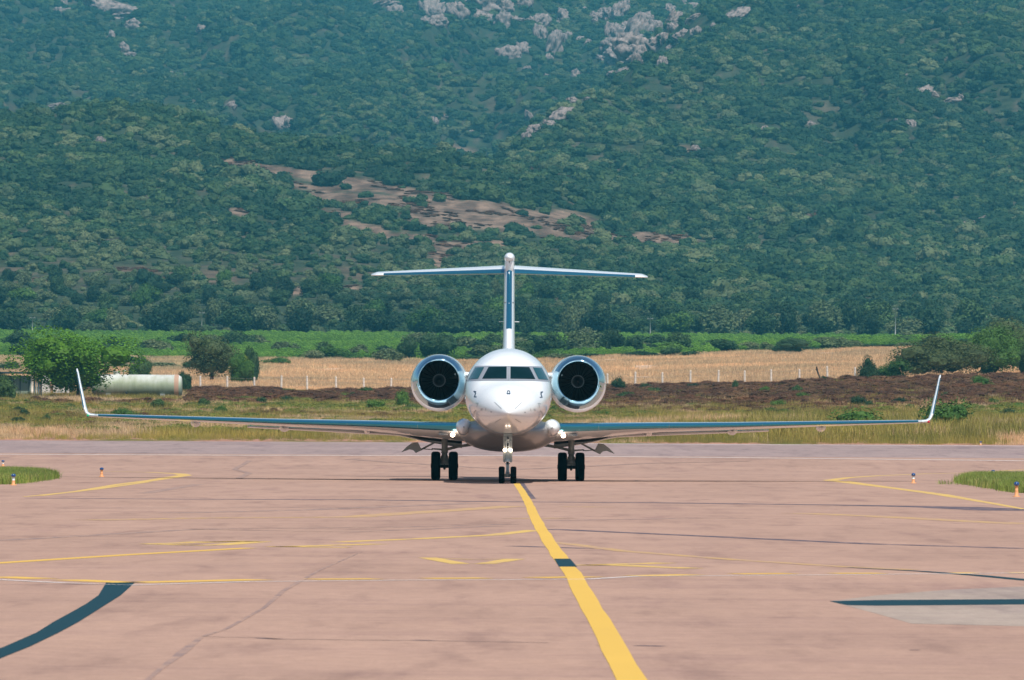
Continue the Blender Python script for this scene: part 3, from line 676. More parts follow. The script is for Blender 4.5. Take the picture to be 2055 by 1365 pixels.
def tree(loc, wd, ht, me, label, group=None, name='oak_tree', cat='tree', lift=.12, rz=None, stretch=1.):
    """wd, ht in metres; crown mesh is unit radius, roughly 1.3 high"""
    e = empty(name, loc, random.random()*6.28 if rz is None else rz); tag(e, label, cat, group)
    zmax = max(v.co.z for v in me.vertices) if me.name not in ZM else ZM[me.name]; ZM[me.name] = zmax
    c = obj('crown', me, None, e, (0, 0, ht*lift)); c.scale = (wd/2, wd/2*stretch, ht*(1-lift)/zmax)
    t = obj('trunk', random.choice(trunks), None, e); t.scale = (ht*.5, ht*.5, ht*.55)
    return e
ZM = {}
used = []
def tree_px(x, ybase, wpx, hpx, Y, me, label, **k):
    """tree whose foot stands on the terrain at distance Y below photo column x"""
    X = ray(x, 700)[0]/ray(x, 700)[1]*Y; z = float(zg(X, Y)); s = Y/F
    used.append((X, Y)); return tree((X, Y, z-.15), wpx*s, hpx*s, me, label, **k)
# large individual trees with crowns of their own
def own(seed, n, leaf, mat, **k): me = crown_mesh('crown', seed, n, leaf, **k); me.materials.append(M[mat]); return me
tree_px(158, 800, 250, 150, 652, own(500, 15000, .045, 'bright', lobes=22, rz=.66, spread=.80, core=.48, sub=2), 'broad bright green leafy tree standing before the white storage tank', name='broadleaf_tree', lift=.10, rz=.4)
tree_px(-12, 800, 90, 62, 655, own(501, 4000, .07, 'oak', lobes=9, rz=.7), 'dark tree cut off by the left picture edge beside the shed', lift=.1)
tree_px(425, 750, 128, 112, 810, own(502, 9000, .055, 'olive', lobes=16, rz=.72, spread=.78, core=.52), 'grey green spreading olive tree behind the right end of the tank', name='olive_tree', lift=.16, rz=1.)
tree_px(483, 752, 72, 70, 790, own(503, 5000, .07, 'green', lobes=12, rz=.8), 'bright green shrubby tree right of the grey olive tree', name='broadleaf_tree', lift=.05)
tree_px(505, 752, 56, 82, 806, own(504, 3500, .08, 'oak', lobes=9, rz=.9), 'dark narrow tree rising behind the bright shrubby tree', lift=.05)
tree_px(495, 740, 34, 66, 797, own(505, 1500, .1, 'yellowleaf', lobes=7, rz=.9), 'yellowing young tree between green trees near the olive tree', name='broadleaf_tree', lift=.3)
tree_px(283, 755, 62, 64, 800, own(506, 4000, .075, 'oak', lobes=9, rz=.8), 'round dark tree rising behind the storage tank', lift=.05)
tree_px(370, 790, 40, 50, 700, own(507, 2500, .09, 'oak', lobes=7, rz=.9), 'dark bush just behind the rusty end of the tank', lift=.02, name='shrub', cat='shrub')
tree_px(1745, 765, 60, 62, 735, own(508, 6000, .06, 'oak', lobes=14, rz=.85, spread=.72, core=.55), 'dark upright bush at the right end of the fence', lift=.02, name='shrub', cat='shrub')
tree_px(1795, 765, 86, 52, 738, own(509, 6500, .055, 'green', lobes=16, rz=.6, spread=.75, core=.55), 'lighter green low bush right of the dark upright bush', lift=.0, name='shrub', cat='shrub')
tree_px(1888, 762, 200, 96, 762, own(510, 15000, .045, 'olive', lobes=24, rz=.6, spread=.8, core=.55), 'wide grey green thicket above the right winglet', lift=.02, name='shrub', cat='shrub', rz=0)
tree_px(1995, 762, 165, 108, 772, own(511, 13000, .045, 'green', lobes=22, rz=.62, spread=.8, core=.55), 'bright green thicket near the right picture edge', lift=.02, name='shrub', cat='shrub', rz=1)
tree_px(2040, 720, 150, 90, 900, own(512, 12000, .05, 'olive', lobes=22, rz=.62, spread=.8, core=.55), 'large dark green thicket cut off by the right picture edge', lift=.02, name='shrub', cat='shrub', rz=2)
tree_px(2075, 745, 90, 80, 745, own(513, 5000, .07, 'oak', lobes=12, rz=.8), 'dark bush low at the right picture edge', lift=.02, name='shrub', cat='shrub', rz=2)
tree_px(1585, 698, 100, 36, 1045, own(514, 4500, .07, 'oak', lobes=14, rz=.45, spread=.75), 'long dark hedge of bushes at the back of the dry field', lift=.0, name='shrub', cat='shrub', rz=0, stretch=.5)
tree_px(652, 700, 60, 40, 1085, oakm[0], 'round dark tree left in front of the vineyard strip', lift=.05)
tree_px(818, 716, 64, 52, 1075, own(515, 2600, .09, 'oak', lobes=9, rz=.85), 'dark round tree left above the left engine', lift=.05)
tree_px(880, 705, 100, 56, 1110, own(516, 3600, .08, 'oak', lobes=14, rz=.6), 'broad low dark tree just left of the tail fin', lift=.05)
for x, w_, h_, lb in ((570, 70, 34, 'low green bush before the vineyard right of the olive tree'), (720, 66, 30, 'low olive bush at the back of the left dry field'), (770, 50, 26, 'small green bush left of the dark round tree'),
                      (1060, 90, 34, 'dark low bush behind the fuselage top'), (1100, 80, 56, 'dark round tree right of the tail fin'), (1165, 96, 52, 'grey green rounded tree above the right engine'), (1235, 70, 60, 'dark tall tree between the engine and the vineyard'),
                      (1270, 60, 40, 'dark tree at the left end of the right vineyard'), (1350, 70, 30, 'low bush standing before the right vineyard strip'), (1365, 80, 48, 'round green tree in front of the right tree line'), (1455, 90, 32, 'low spreading bush in the right vineyard'),
                      (1310, 44, 24, 'small bush at the back edge of the right dry field'), (1500, 60, 22, 'flat olive bush behind the right dry field'), (1820, 60, 22, 'low bush at the right end of the vineyard strip'), (1870, 70, 26, 'green bush behind the wide thicket'), (330, 60, 40, 'green bush between tank and vineyard'), (50, 90, 40, 'green bush behind the shed roof'),
                      (210, 70, 30, 'dull green bush behind the bright broad tree'), (115, 60, 44, 'grey bush behind the bright broad tree, left side')):
    tree_px(x, 0, w_, h_, random.uniform(1080, 1130), random.choice(oakm if 'dark' in lb else palem if 'grey' in lb or 'olive' in lb else brm+oakm), lb, name='shrub' if 'bush' in lb else 'oak_tree', cat='shrub' if 'bush' in lb else 'tree', lift=.02)
# border shrubs between dry field, vineyard and wood
rb = np.random.default_rng(12)
for i in range(44):
    x = -40 + 2140*(i+rb.uniform(.1, .9))/44
    if 1400 < x < 1530 or 1700 < x: Yb = rb.uniform(1090, 1110); hb_ = rb.uniform(8, 16)
    else: Yb = rb.uniform(1052, 1085); hb_ = rb.uniform(12, 26)
    if x < 560: Yb = rb.uniform(925, 1000)
    elif x < 900: hb_ *= 1.35
    kd = rb.integers(3)
    tree_px(x, 0, rb.uniform(50, 105), hb_, Yb, (brm[rb.integers(2)], palem[rb.integers(4)], oakm[rb.integers(6)])[kd], ['low bright green shrub', 'low grey green shrub', 'low dark green shrub'][kd] + ' in the row at the back of the dry field', group=['bright', 'grey', 'dark'][kd]+' shrubs at the back of the dry field', name='shrub', cat='shrub', lift=0.)
for i in range(44):
    x = rb.uniform(930, 1340) if i < 24 else rb.uniform(-40, 930) if i < 38 else rb.uniform(1340, 1950); kd = rb.integers(2)
    tree_px(x, 0, rb.uniform(60, 110), rb.uniform(24, 46)*(1 if x < 1340 else .6), rb.uniform(1090, 1300), (palem[rb.integers(4)], oakm[rb.integers(6)])[kd], ['grey green bush', 'dark green bush'][kd] + ' standing inside the vineyard strip', group=['grey', 'dark']  [kd]+' bushes inside the vineyard', name='shrub', cat='shrub', lift=0.)
# shrubs on the bank
for x, Y, w_, h_, mt, lb in ((1905, 413, 130, 84, 'bright', 'round dark green bush behind the right winglet'), (1735, 408, 170, 66, 'bright', 'broad green bush under the right wing tip'), (1640, 420, 70, 26, 'bright', 'small leafy bush under the right wing, left of the broad bush'), (2023, 500, 44, 26, 'oak', 'small round bush near the right picture edge on the bank'),
       (1475, 690, 26, 28, 'oak', 'small dark bush standing in front of the fence posts right of the plane'), (1240, 700, 36, 40, 'oak', 'dark spiky bush beside the right engine'), (1390, 715, 32, 20, 'oak', 'flat dark bush below the right fence'), (1300, 712, 40, 22, 'oak', 'dark low bush before the fence, near the engine'),
       (1655, 735, 22, 22, 'oak', 'small dry pointed bush between two right fence posts'), (1560, 560, 50, 24, 'bright', 'green bush in the brown heather at right'), (1725, 560, 60, 30, 'oak', 'dark green bush in the heather above the right wing'), (1970, 640, 60, 34, 'bright', 'light green bush right of the winglet tip'),
       (1612, 600, 40, 24, 'bright', 'pale green bush in the middle of the right heather'), (810, 560, 46, 44, 'bright', 'green bush just left of the left engine'), (755, 540, 56, 30, 'bright', 'yellow green bush left of the left engine, lower one'), (580, 610, 40, 20, 'oak', 'small dark bush on the left bank below the fence'),
       (690, 640, 36, 22, 'bright', 'green bush on the brown bank above the left wing'), (540, 620, 30, 20, 'bright', 'tiny green bush under the third left fence post'), (260, 480, 66, 30, 'bright', 'low green bush above the left wing tip'), (130, 690, 50, 36, 'oak', 'dark bush at the foot of the bright broad tree'),
       (52, 480, 34, 28, 'oak', 'dark round bush left on the bank'), (92, 460, 34, 26, 'oak', 'dark round bush nearest the left winglet'), (12, 600, 56, 60, 'oak', 'grey green bush at the left edge below the shed'), (1800, 470, 60, 26, 'bright', 'olive bush between the wing tip bushes'),
       (1210, 500, 44, 24, 'bright', 'small yellow green bush below the right engine')):
    X = (x-CX)/F*Y; me = own(600+x, 2600, .075, 'green' if mt == 'bright' else mt, lobes=12, rz=.7, spread=.7, core=.56); used.append((X, Y)); s = Y/F
    tree((X, Y, float(zg(X, Y))-.1), w_*s, h_*s, me, lb, name='shrub', cat='shrub', lift=0.)
for i in range(40):
    x = rb.uniform(0, 2055); Y = rb.uniform(430, 700 if x > 420 else 560); kd = rb.integers(2)
    tree_px(x, 0, rb.uniform(26, 60), rb.uniform(12, 26), Y, (brm[rb.integers(2)], oakm[rb.integers(6)])[kd], ['small mid green shrub', 'small dark green shrub'][kd] + ' growing on the bank between runway and fence', group=['green', 'dark'][kd]+' shrubs of the bank', name='shrub', cat='shrub', lift=0.)
# tree line and lower slope: the 240 largest
cnt = 0; r = np.random.default_rng(77)
rows = [(1507, 30, 66, 52), (1540, 34, 60, 50), (1580, 40, 52, 46), (1615, 44, 48, 40), (1650, 46, 46, 38), (1685, 46, 44, 36)]
for ri, (Yr, nn, w0, h0) in enumerate(rows):
    for i in range(nn):
        x = -70 + 2200*(i + r.uniform(.1, .9))/nn; Y = Yr + r.uniform(-10, 12)
        pale = r.random() < (.30 if ri < 2 else .62 if x < 1000 else .4); w0, h0 = rows[ri][2:]
        if ri > 1 and pale: w0 *= .75; h0 *= .7
        wv = w0*r.uniform(.7, 1.35); hv = h0*r.uniform(.55, 1.3)*(1.2 if (x > 1350 or 900 < x < 1250) and ri < 2 else 1)
        if ri == 0: Y -= abs(r.normal())*22
        me = palem[r.integers(4)] if pale else brm[r.integers(2)] if r.random() < .12 else oakm[r.integers(6)]
        tree_px(x, 0, wv*1.25, hv, Y, me, ('pale grey green tree' if pale else 'dark evergreen oak') + (' in the tree line behind the vineyard' if ri < 2 else ' on the lower slope above the tree line'), group=('pale trees' if pale else 'dark oaks') + (' of the tree line' if ri < 2 else ' of the lower slope'), lift=.04); cnt += 1
print('trees', cnt)

# ------------------------------------------------------------------ fence
YF = 748
def gx(x, Y): return (x-CX)/F*Y
fx = [403, 457, 511, 565, 617, 675, 731, 785, 840, 895, 950, 1005, 1060, 1112, 1166, 1220, 1275, 1330, 1386, 1442, 1495, 1548, 1605, 1661, 1716]
fe = empty('wire_fence', (gx(403, YF), YF, float(zg(gx(403, YF), YF)))); tag(fe, 'fence of white posts and thin wires between the brown heather and the dry field', 'fence')
tops = []
rr = random.Random(4)
for x in fx:
    X = gx(x, YF); z = float(zg(X, YF)); mb = MB(); h = 1.72*rr.uniform(.93, 1.06); tl = rr.uniform(-.05, .05)
    mb.tube([(0, 0, -.3), (tl*.5, 0, h*.5), (tl, 0, h-.04), (tl, 0, h)], [.115, .11, .10, .07], 8, False)
    o = mb.build('post', M['post'], fe); o.location = Vector((X, YF, z)) - fe.location; tops.append((X+tl, z+h))
for k, hh in enumerate((.2, .6, 1.05)):
    mb = MB()
    mb.tube([Vector((x, YF-.1, z-hh+rr.uniform(-.02, .02))) - fe.location for x, z in tops], .009, 5)
    mb.build('wire', M['wire'], fe)
p = Vector((gx(1643, YF-3), YF-3, float(zg(gx(1643, YF-3), YF-3)))); mb = MB()
mb.tube([(.2, 0, 0), (.1, 0, .7), (-.1, 0, 1.2), (-.22, .02, 1.75)], [.07, .09, .10, .08], 7).tube([(-.1, 0, 1.2), (-.32, .05, 1.5)], [.05, .03], 5)
o = mb.build('leaning_post', M['bark']); o.location = p; tag(o, 'dark crooked wooden stump leaning between two right fence posts', 'post')

# ------------------------------------------------------------------ storage tank
def tankmat():
    m, t, b = newmat('graded_green_white_paint')
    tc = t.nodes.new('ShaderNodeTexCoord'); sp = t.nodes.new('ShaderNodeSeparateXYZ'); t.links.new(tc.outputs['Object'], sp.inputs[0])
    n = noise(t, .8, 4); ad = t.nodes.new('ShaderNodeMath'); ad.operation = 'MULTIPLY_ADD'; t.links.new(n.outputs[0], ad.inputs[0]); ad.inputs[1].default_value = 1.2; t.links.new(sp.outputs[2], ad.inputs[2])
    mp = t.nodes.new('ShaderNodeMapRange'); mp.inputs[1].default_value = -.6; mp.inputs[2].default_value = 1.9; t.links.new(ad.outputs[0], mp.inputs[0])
    r = ramp(t, mp.outputs[0], [(0, (.13, .15, .11)), (.35, (.24, .29, .22)), (.62, (.37, .43, .31)), (.9, (.58, .61, .58))])  # darker and greener towards the bottom, whiter on top
    n2 = noise(t, 1.4, 5, scaled(t, (1.5, 1, .25))); r2 = ramp(t, n2.outputs[0], [(.35, (.8, .8, .72)), (.6, (1, 1, 1))])
    t.links.new(mix(t, r.outputs[0], r2.outputs[0], 1, 'MULTIPLY'), b.inputs['Base Color']); b.inputs['Roughness'].default_value = .55
    return m
M['tank'] = tankmat()
M['rust'] = simple('rust_stain', (.42, .27, .19), .85, bump=(4, .3, .02))
Y = 660; xL, xR = gx(185, Y), gx(366, Y); tz = P(275, 776.5, Y).z; R = 1.16
te = empty('storage_tank', ((xL+xR)/2, Y, tz-R)); tag(te, 'long white cylindrical storage tank with a greener, darker lower part and a rusty end', 'tank')
L2 = (xR-xL)/2
mb = MB().lathe([(-L2, .02), (-L2, .5), (-L2+.1, R*.78), (-L2+.35, R*.96), (-L2+.7, R), (L2-.8, R), (L2-.78, R+.015), (L2-.72, R+.015), (L2-.7, R), (L2-.3, R*.97), (L2-.06, R*.84), (L2, .62), (L2+.02, .02)], (0, 0, R), (1, 0, 0), 40)
o = mb.build('tank_shell', M['tank'], te); o.location = (0, 0, R); 
for v in o.data.vertices: v.co.z -= R
mb = MB().lathe([(L2-.71, R+.03), (L2-.45, R+.03), (L2-.29, R*.98+.02)], (0, 0, R), (1, 0, 0), 40)
mb.build('rusty_band', M['rust'], te)
mb = MB().tube([(L2-4.6-1.6, -.0, 2*R-.05), (L2-4.6-1.6, 0, 2*R+.22)], .3, 16).tube([(L2-6.2, 0, 2*R+.22), (L2-6.2, 0, 2*R+.3)], .36, 16).tube([(L2-5.6, 0, 2*R-.05), (L2-5.6, 0, 2*R+.3), (L2-5.3, 0, 2*R+.36)], .05, 8)
mb.build('hatch', M['tank'], te)
for k in (-L2+1.6, L2-1.8): MB().box((k, -.1, .12), (.45, 2.2, .8)).build('cradle', M['strut'], te)
MB().tube([(-L2+3.3, -R*.8, .55), (-L2+3.3, -R*1.02, .5)], .16, 12).build('valve', M['darkgap'], te)

# ------------------------------------------------------------------ shed and white posts at the left
Y = 662
M['shedwall'] = simple('green_grey_sheet', (.22, .29, .23), .6, bump=(2, .3, .03)); M['shedroof'] = simple('dark_sheet_roof', (.035, .06, .07), .5)
M['shedwhite'] = simple('white_render', (.62, .60, .55), .9, bump=(3, .2, .02))
def zz(py): return P(30, py, Y).z
g0 = float(zg(gx(30, Y), Y)); se = empty('shed', (gx(25, Y), Y, g0)); tag(se, 'low green grey shed with dark flat roof at the left edge', 'shed')
def at(x, py, dy=0): return Vector((gx(x, Y), Y+dy, zz(py))) - se.location
ht = zz(752)-g0
def wallbox(x0, x1, y0, y1, dy, th, name, mat):
    a = at(x0, y0, dy); b = at(x1, y1, dy); return MB().box(((a.x+b.x)/2, dy, (a.z+b.z)/2), (b.x-a.x, th, abs(a.z-b.z))).build(name, mat, se)
wallbox(-60, 62, 754, 812, .0, .08, 'wall', M['shedwall']); wallbox(-60, -58, 754, 812, 2., 4, 'wall', M['shedwall']); wallbox(60, 62, 754, 812, 2.1, 3.9, 'wall', M['shedwall'])
a = at(-62, 750); b = at(66, 746); MB().box(((a.x+b.x)/2, 1.6, (a.z+b.z)/2), (b.x-a.x, 5, .16)).build('roof', M['shedroof'], se)
for x in (20, 40, 58): wallbox(x, x+2, 755, 812, -.07, .05, 'batten', M['shedroof'])
ge = empty('pipe_rack', (gx(78, Y-2), Y-2, float(zg(gx(78, Y-2), Y-2)))); tag(ge, 'row of dark upright pipes between white posts beside the shed', 'pipes')
for x, mt, w_, h_ in ((65, 'post', .17, 2.3), (70, 'shedroof', .13, 2.4), (74, 'strut', .08, 2.3), (78, 'shedroof', .15, 2.4), (83, 'darkgap', .14, 2.3)):
    X = gx(x, Y-2) - ge.location.x; MB().tube([(X, 0, -.1), (X, 0, h_)], w_/2*1.3, 8).build('pipe' if mt != 'post' else 'post', M[mt], ge)
X0 = gx(93, Y+1); mb = MB().box((0, 0, 1.0), (.75, .7, 2.4)).box((0, 0, 2.26), (.85, .8, .1)); o = mb.build('white_cabinet', M['shedwhite']); o.location = (X0, Y+1, float(zg(X0, Y+1))); tag(o, 'tall white cabinet standing right of the dark pipes', 'cabinet')
for i, (x, hh) in enumerate(((110, 1.3), (116, 1.5), (122, 1.3), (128, 1.6), (137, 1.9))):
    X0 = gx(x, Y-1); mb = MB().box((0, 0, hh/2), (.22, .22, hh)).box((0, 0, hh+.03), (.28, .28, .08)); o = mb.build('white_bollard', M['shedwhite']); o.location = (X0, Y-1, float(zg(X0, Y-1))+.3)
    tag(o, ['low white post nearest the white cabinet', 'second white post right of the white cabinet', 'middle white post under the bright tree', 'fourth white post under the bright tree', 'tallest white post by the trunk of the bright tree'][i], 'post', 'white posts under the bright tree')

# ------------------------------------------------------------------ utility poles
for x, py, hp, lb in ((1458, 606, 22, 'short white pole on the lower slope right of the tail'), (1639, 596, 18, 'white pole with a cross arm high in the right wood'), (405, 655, 44, 'slim grey pole in the left tree line'),
                      (1305, 664, 40, 'grey pole before the tree line right of the tail fin'), (1797, 640, 34, 'thin pole in the tree line at right'), (65, 655, 30, 'faint grey pole at the far left tree line')):
    Y = 1496 if py > 630 else 1760; p = P(x, py, Y); g = float(zg(p.x, Y)); h = p.z + hp*.72*Y/F - g
    mb = MB().tube([(0, 0, 0), (0, 0, h)], [.11, .08], 8).box((0, 0, h-.5), (1.3, .1, .12)).tube([(-.5, 0, h-.45), (-.5, 0, h-.2)], .05, 6).tube([(.5, 0, h-.45), (.5, 0, h-.2)], .05, 6)
    o = mb.build('utility_pole', M['strut']); o.location = (p.x, Y, g); tag(o, lb, 'pole')

# ------------------------------------------------------------------ taxiway edge lights
M['orange'] = simple('orange_light_base', (.66, .30, .12), .6); M['bluelens'] = simple('blue_lens', (.01, .06, .2), .12, coat=1.); M['palepost'] = simple('pale_light_post', (.6, .62, .6), .5)
def edge_light(x, y, hpx, low, up, label):
    g = G(x, y) if y > 944 else T(x, y); g = Vector((g.x, g.y, float(prof(g.y)) if g.y < 376 else g.z)); s = g.y/F; h = hpx*s*.9
    e = empty('edge_light', g); tag(e, label, 'light', 'edge lights of the taxiway')
    MB().lathe([(0, .10), (.015, .10), (.03, .05), (h*.42, .045)], (0, 0, 0), (0, 0, 1), 14).build('base', M[low], e)
    MB().tube([(0, 0, h*.42), (0, 0, h*.72)], .042, 12).build('stem', M[up], e)
    MB().lathe([(h*.72, .045), (h*.74, .068), (h*.86, .07), (h*.96, .05), (h, .005)], (0, 0, 0), (0, 0, 1), 14).build('lens', M['bluelens'], e)
edge_light(27, 974, 26, 'orange', 'palepost', 'orange and white edge light standing in front of the left grass island')
edge_light(204, 957, 21, 'orange', 'orange', 'all orange edge light right of the left grass island')
edge_light(6, 937, 14, 'orange', 'palepost', 'far edge light with pale stem at the left picture edge')
edge_light(1833, 970, 23, 'orange', 'palepost', 'edge light with pale stem on the bare apron right of the wing')
edge_light(1993, 961, 20, 'orange', 'orange', 'small edge light behind the right grass island')
edge_light(2040, 997, 34, 'orange', 'orange', 'nearest edge light with orange stem before the right grass island')
e = T(1968, 892); edge_light(1968, 894, 9, 'orange', 'palepost', 'tiny edge light at the far side of the runway')

# ------------------------------------------------------------------ the business jet (local frame: nose gear at y=0, +y aft, z up)
PY0 = 214.0
jet = empty('business_jet', (float(G(1018.5, 970).x), PY0, 0)); jet.rotation_euler = (0, math.radians(.12), 0)
tag(jet, 'white twin engine business jet facing the camera on the yellow taxi line', 'airplane')
JX = jet.location.x
def jz(py, y): return CAMH + (HOR - py)*(PY0+y)/F
def loft(secs, ny=70, n=64, expo=2.0):
    """secs: (y, half width, z top, z bottom, z of widest point)"""
    S = np.array(secs, float); yy = []
    for i in range(len(S)-1):
        m = max(2, int(ny*(S[i+1, 0]-S[i, 0])/(S[-1, 0]-S[0, 0]))+2); yy += list(np.linspace(S[i, 0], S[i+1, 0], m, endpoint=False))
    yy.append(S[-1, 0]); yy = np.array(yy); cols = []
    for c in range(1, 5):                                    # monotone cubic
        x, v = S[:, 0], S[:, c]; h = np.diff(x); d = np.diff(v)/h; m = np.zeros(len(x)); m[0], m[-1] = d[0], d[-1]
        for i in range(1, len(x)-1): m[i] = 0 if d[i-1]*d[i] <= 0 else 2*d[i-1]*d[i]/(d[i-1]+d[i])
        i = np.clip(np.searchsorted(x, yy, side='right')-1, 0, len(x)-2); t_ = (yy-x[i])/h[i]
        cols.append((2*t_**3-3*t_**2+1)*v[i]+(t_**3-2*t_**2+t_)*h[i]*m[i]+(-2*t_**3+3*t_**2)*v[i+1]+(t_**3-t_**2)*h[i]*m[i+1])
    V = []; Fc = []
    for y, w_, zt, zb, zc in zip(yy, *cols):
        for k in range(n):
            a = 2*math.pi*k/n; c, s = math.cos(a), math.sin(a); e = 2/expo
            xx = w_*math.copysign(abs(c)**e, c); z = zc + (zt-zc if s > 0 else zc-zb)*math.copysign(abs(s)**e, s)
            V.append((xx, y, z))
    for j in range(len(yy)-1):
        for k in range(n): Fc.append((j*n+k, j*n+(k+1) % n, (j+1)*n+(k+1) % n, (j+1)*n+k))
    return V, Fc
FUS = [(-2.62, .03, 2.20, 2.14, 2.17), (-2.5, .15, 2.34, 2.05, 2.18), (-2.15, .37, 2.56, 1.91, 2.21), (-1.6, .64, 2.80, 1.76, 2.28), (-1.0, .86, 2.99, 1.65, 2.36),
       (-.4, 1.02, 3.13, 1.57, 2.45), (0., 1.11, 3.25, 1.535, 2.52), (.5, 1.20, 3.52, 1.51, 2.60), (1.0, 1.27, 3.74, 1.49, 2.67), (1.6, 1.32, 3.95, 1.475, 2.74), (2.4, 1.355, 4.10, 1.465, 2.80), (3.6, 1.37, 4.19, 1.46, 2.83),
       (5., 1.37, 4.20, 1.46, 2.83), (19., 1.37, 4.20, 1.46, 2.83), (22., 1.15, 4.12, 1.95, 3.05), (25., .72, 4.0, 2.65, 3.3), (27.2, .3, 3.8, 3.2, 3.5)]
V, Fc = loft(FUS, 150, 96)
mb = MB().add(V, Fc, True); n = 96
mb.f.append(tuple(range(n))); mb.sm.append(True); mb.f.append(tuple(range(len(V)-n, len(V)))); mb.sm.append(True)
fus = mb.build('fuselage', M['white'], jet); smooth_normals(fus)
bvh = BVHTree.FromPolygons([Vector(v) for v in V], Fc)
def hitf(x, z, off=.006):
    h, nrm, i, d = bvh.ray_cast(Vector((x, -5, z)), Vector((0, 1, 0)))
    if h is None: return None
    if nrm.y > 0: nrm = -nrm
    return h + nrm*off
def px2jet(px, py, y=0.): s = (PY0+y)/F; return (px-1018.8)*s, jz(py, y)
def jpatch(name, poly, mat, parent, off=.006, y=.4, n=10, m=5):
    """quad patch given by 4 photo corners (tl, tr, br, bl), laid on the fuselage skin"""
    q = [px2jet(*p_, y) for p_ in poly]; V = []; Fc = []
    for j in range(m+1):
        for i in range(n+1):
            u, v = i/n, j/m
            a = [q[0][k]*(1-u)+q[1][k]*u for k in (0, 1)]; b = [q[3][k]*(1-u)+q[2][k]*u for k in (0, 1)]
            V.append(hitf(a[0]*(1-v)+b[0]*v, a[1]*(1-v)+b[1]*v, off) or Vector((0, 0, 2.5)))
    for j in range(m):
        for i in range(n): a = j*(n+1)+i; Fc.append((a, a+1, a+n+2, a+n+1))
    return MB().add(V, Fc, True).build(name, mat, parent)
fr = jpatch('windshield_frame', [(951.6, 734.3), (1086.6, 734.3), (1102.5, 765), (935.5, 765)], M['frame'], jet, .006, .4, 60, 8)
for q in ([(952.5, 737.8), (970.6, 737.5), (958.8, 761), (939.5, 761.3)], [(979.5, 737), (1015.4, 736.6), (1015.4, 761), (967, 761)],
          [(1023.2, 736.6), (1060.5, 737), (1072.6, 761), (1023.2, 761)], [(1067.6, 737.5), (1085.6, 737.8), (1098.4, 761.3), (1079.2, 761)]):
    jpatch('window_pane', q, M['glass' if 960 < q[0][0] < 1065 else 'glass_side'], fr, .016, .4, 16, 6)
jpatch('centre_post_seam', [(1018.9, 735), (1019.8, 735), (1019.8, 764.5), (1018.9, 764.5)], M['seamline'], fr, .012, .4, 1, 4)
def jline(name, pts, wd, mat, y=-.5, off=.006, parent=jet):
    V = []; Fc = []; Q = []
    for i in range(len(pts)-1):
        for k in range(6): Q.append([pts[i][c]+(pts[i+1][c]-pts[i][c])*k/6 for c in (0, 1)])
    Q.append(pts[-1])
    for i, q in enumerate(Q):
        a, b = Q[max(i-1, 0)], Q[min(i+1, len(Q)-1)]; dx, dy = b[0]-a[0], b[1]-a[1]; l = math.hypot(dx, dy) or 1; nx, ny = -dy/l*wd/2, dx/l*wd/2
        for s in (-1, 1):
            V.append(hitf(*px2jet(q[0]+s*nx, q[1]+s*ny, y), off))
    if any(v is None for v in V): return None
    for i in range(len(Q)-1): Fc.append((2*i, 2*i+1, 2*i+3, 2*i+2))
    return MB().add(V, Fc).build(name, mat, parent)
jline('nose_camera_window', [(1017.8, 785.2), (1021.2, 785.2)], 2.0, M['mark']); jline('nose_camera_window', [(1016.0, 791), (1023.2, 791)], 2.6, M['mark'])
jline('nose_camera_window', [(1017.6, 785), (1016.6, 791)], 1.8, M['mark']); jline('nose_camera_window', [(1021.6, 785), (1022.6, 791)], 1.8, M['mark'])
M['ringgrey'] = simple('faint_panel_line', (.62, .65, .68), .4)
jline('nose_ring', [(1019.5+9.*math.cos(a), 787+9.*math.sin(a)) for a in np.linspace(2.8, 6.6, 12)], .8, M['ringgrey'])
jline('nose_seam', [(1019.3, 799), (1019.3, 808)], .9, M['ringgrey'])
for s in (-1, 1):
    X_ = lambda x: 1019 + s*(x-1019)
    jline('lightning_strip', [(X_(1046), 808), (X_(1032), 821)], .9, M['seamline'])
    jline('lightning_strip', [(X_(1033), 841), (X_(1045), 848)], .9, M['seamline'], -1.)
    jline('radome_seam', [(X_(1022), 833), (X_(1060), 836), (X_(1084), 833.5)], .8, M['ringgrey'], -.8)
    jline('probe_with_shadow', [(X_(1083), 787), (X_(1088.5), 786)], 1.7, M['mark'], .2); jline('probe_with_shadow', [(X_(1087.5), 786), (X_(1084), 790), (X_(1086.5), 797)], 2., M['mark'], .2)  # flat dark strips drawing the probes together with their cast shadow
    jline('probe_with_shadow', [(X_(1082), 797.5), (X_(1087.5), 797)], 1.8, M['mark'], .2)
    jline('pitot_probe', [(X_(1078), 810), (X_(1084), 810)], .7, M['mark'], 0.); jline('pitot_probe', [(X_(1080), 811), (X_(1082), 818)], .6, M['seamline'], 0.)
    for xx in (1063, 1070, 1072): jline('static_port', [(X_(xx), 820), (X_(xx+1.5), 825)], .6, M['seamline'], -.3)
    jline('static_port', [(X_(1051), 827.2), (X_(1054), 827.4)], 1., M['mark'], -1.)
    jline('pitot_probe', [(X_(1083), 824), (X_(1087), 828), (X_(1087.5), 833)], 1.1, M['mark'], .2)
    jline('pitot_probe', [(X_(1075), 847), (X_(1079), 849)], 1., M['mark'], 0.)
# nose gear bay seam: dark rim where the forward fuselage meets the belly
M['rim'] = simple('dark_seam', (.06, .06, .06), .6)

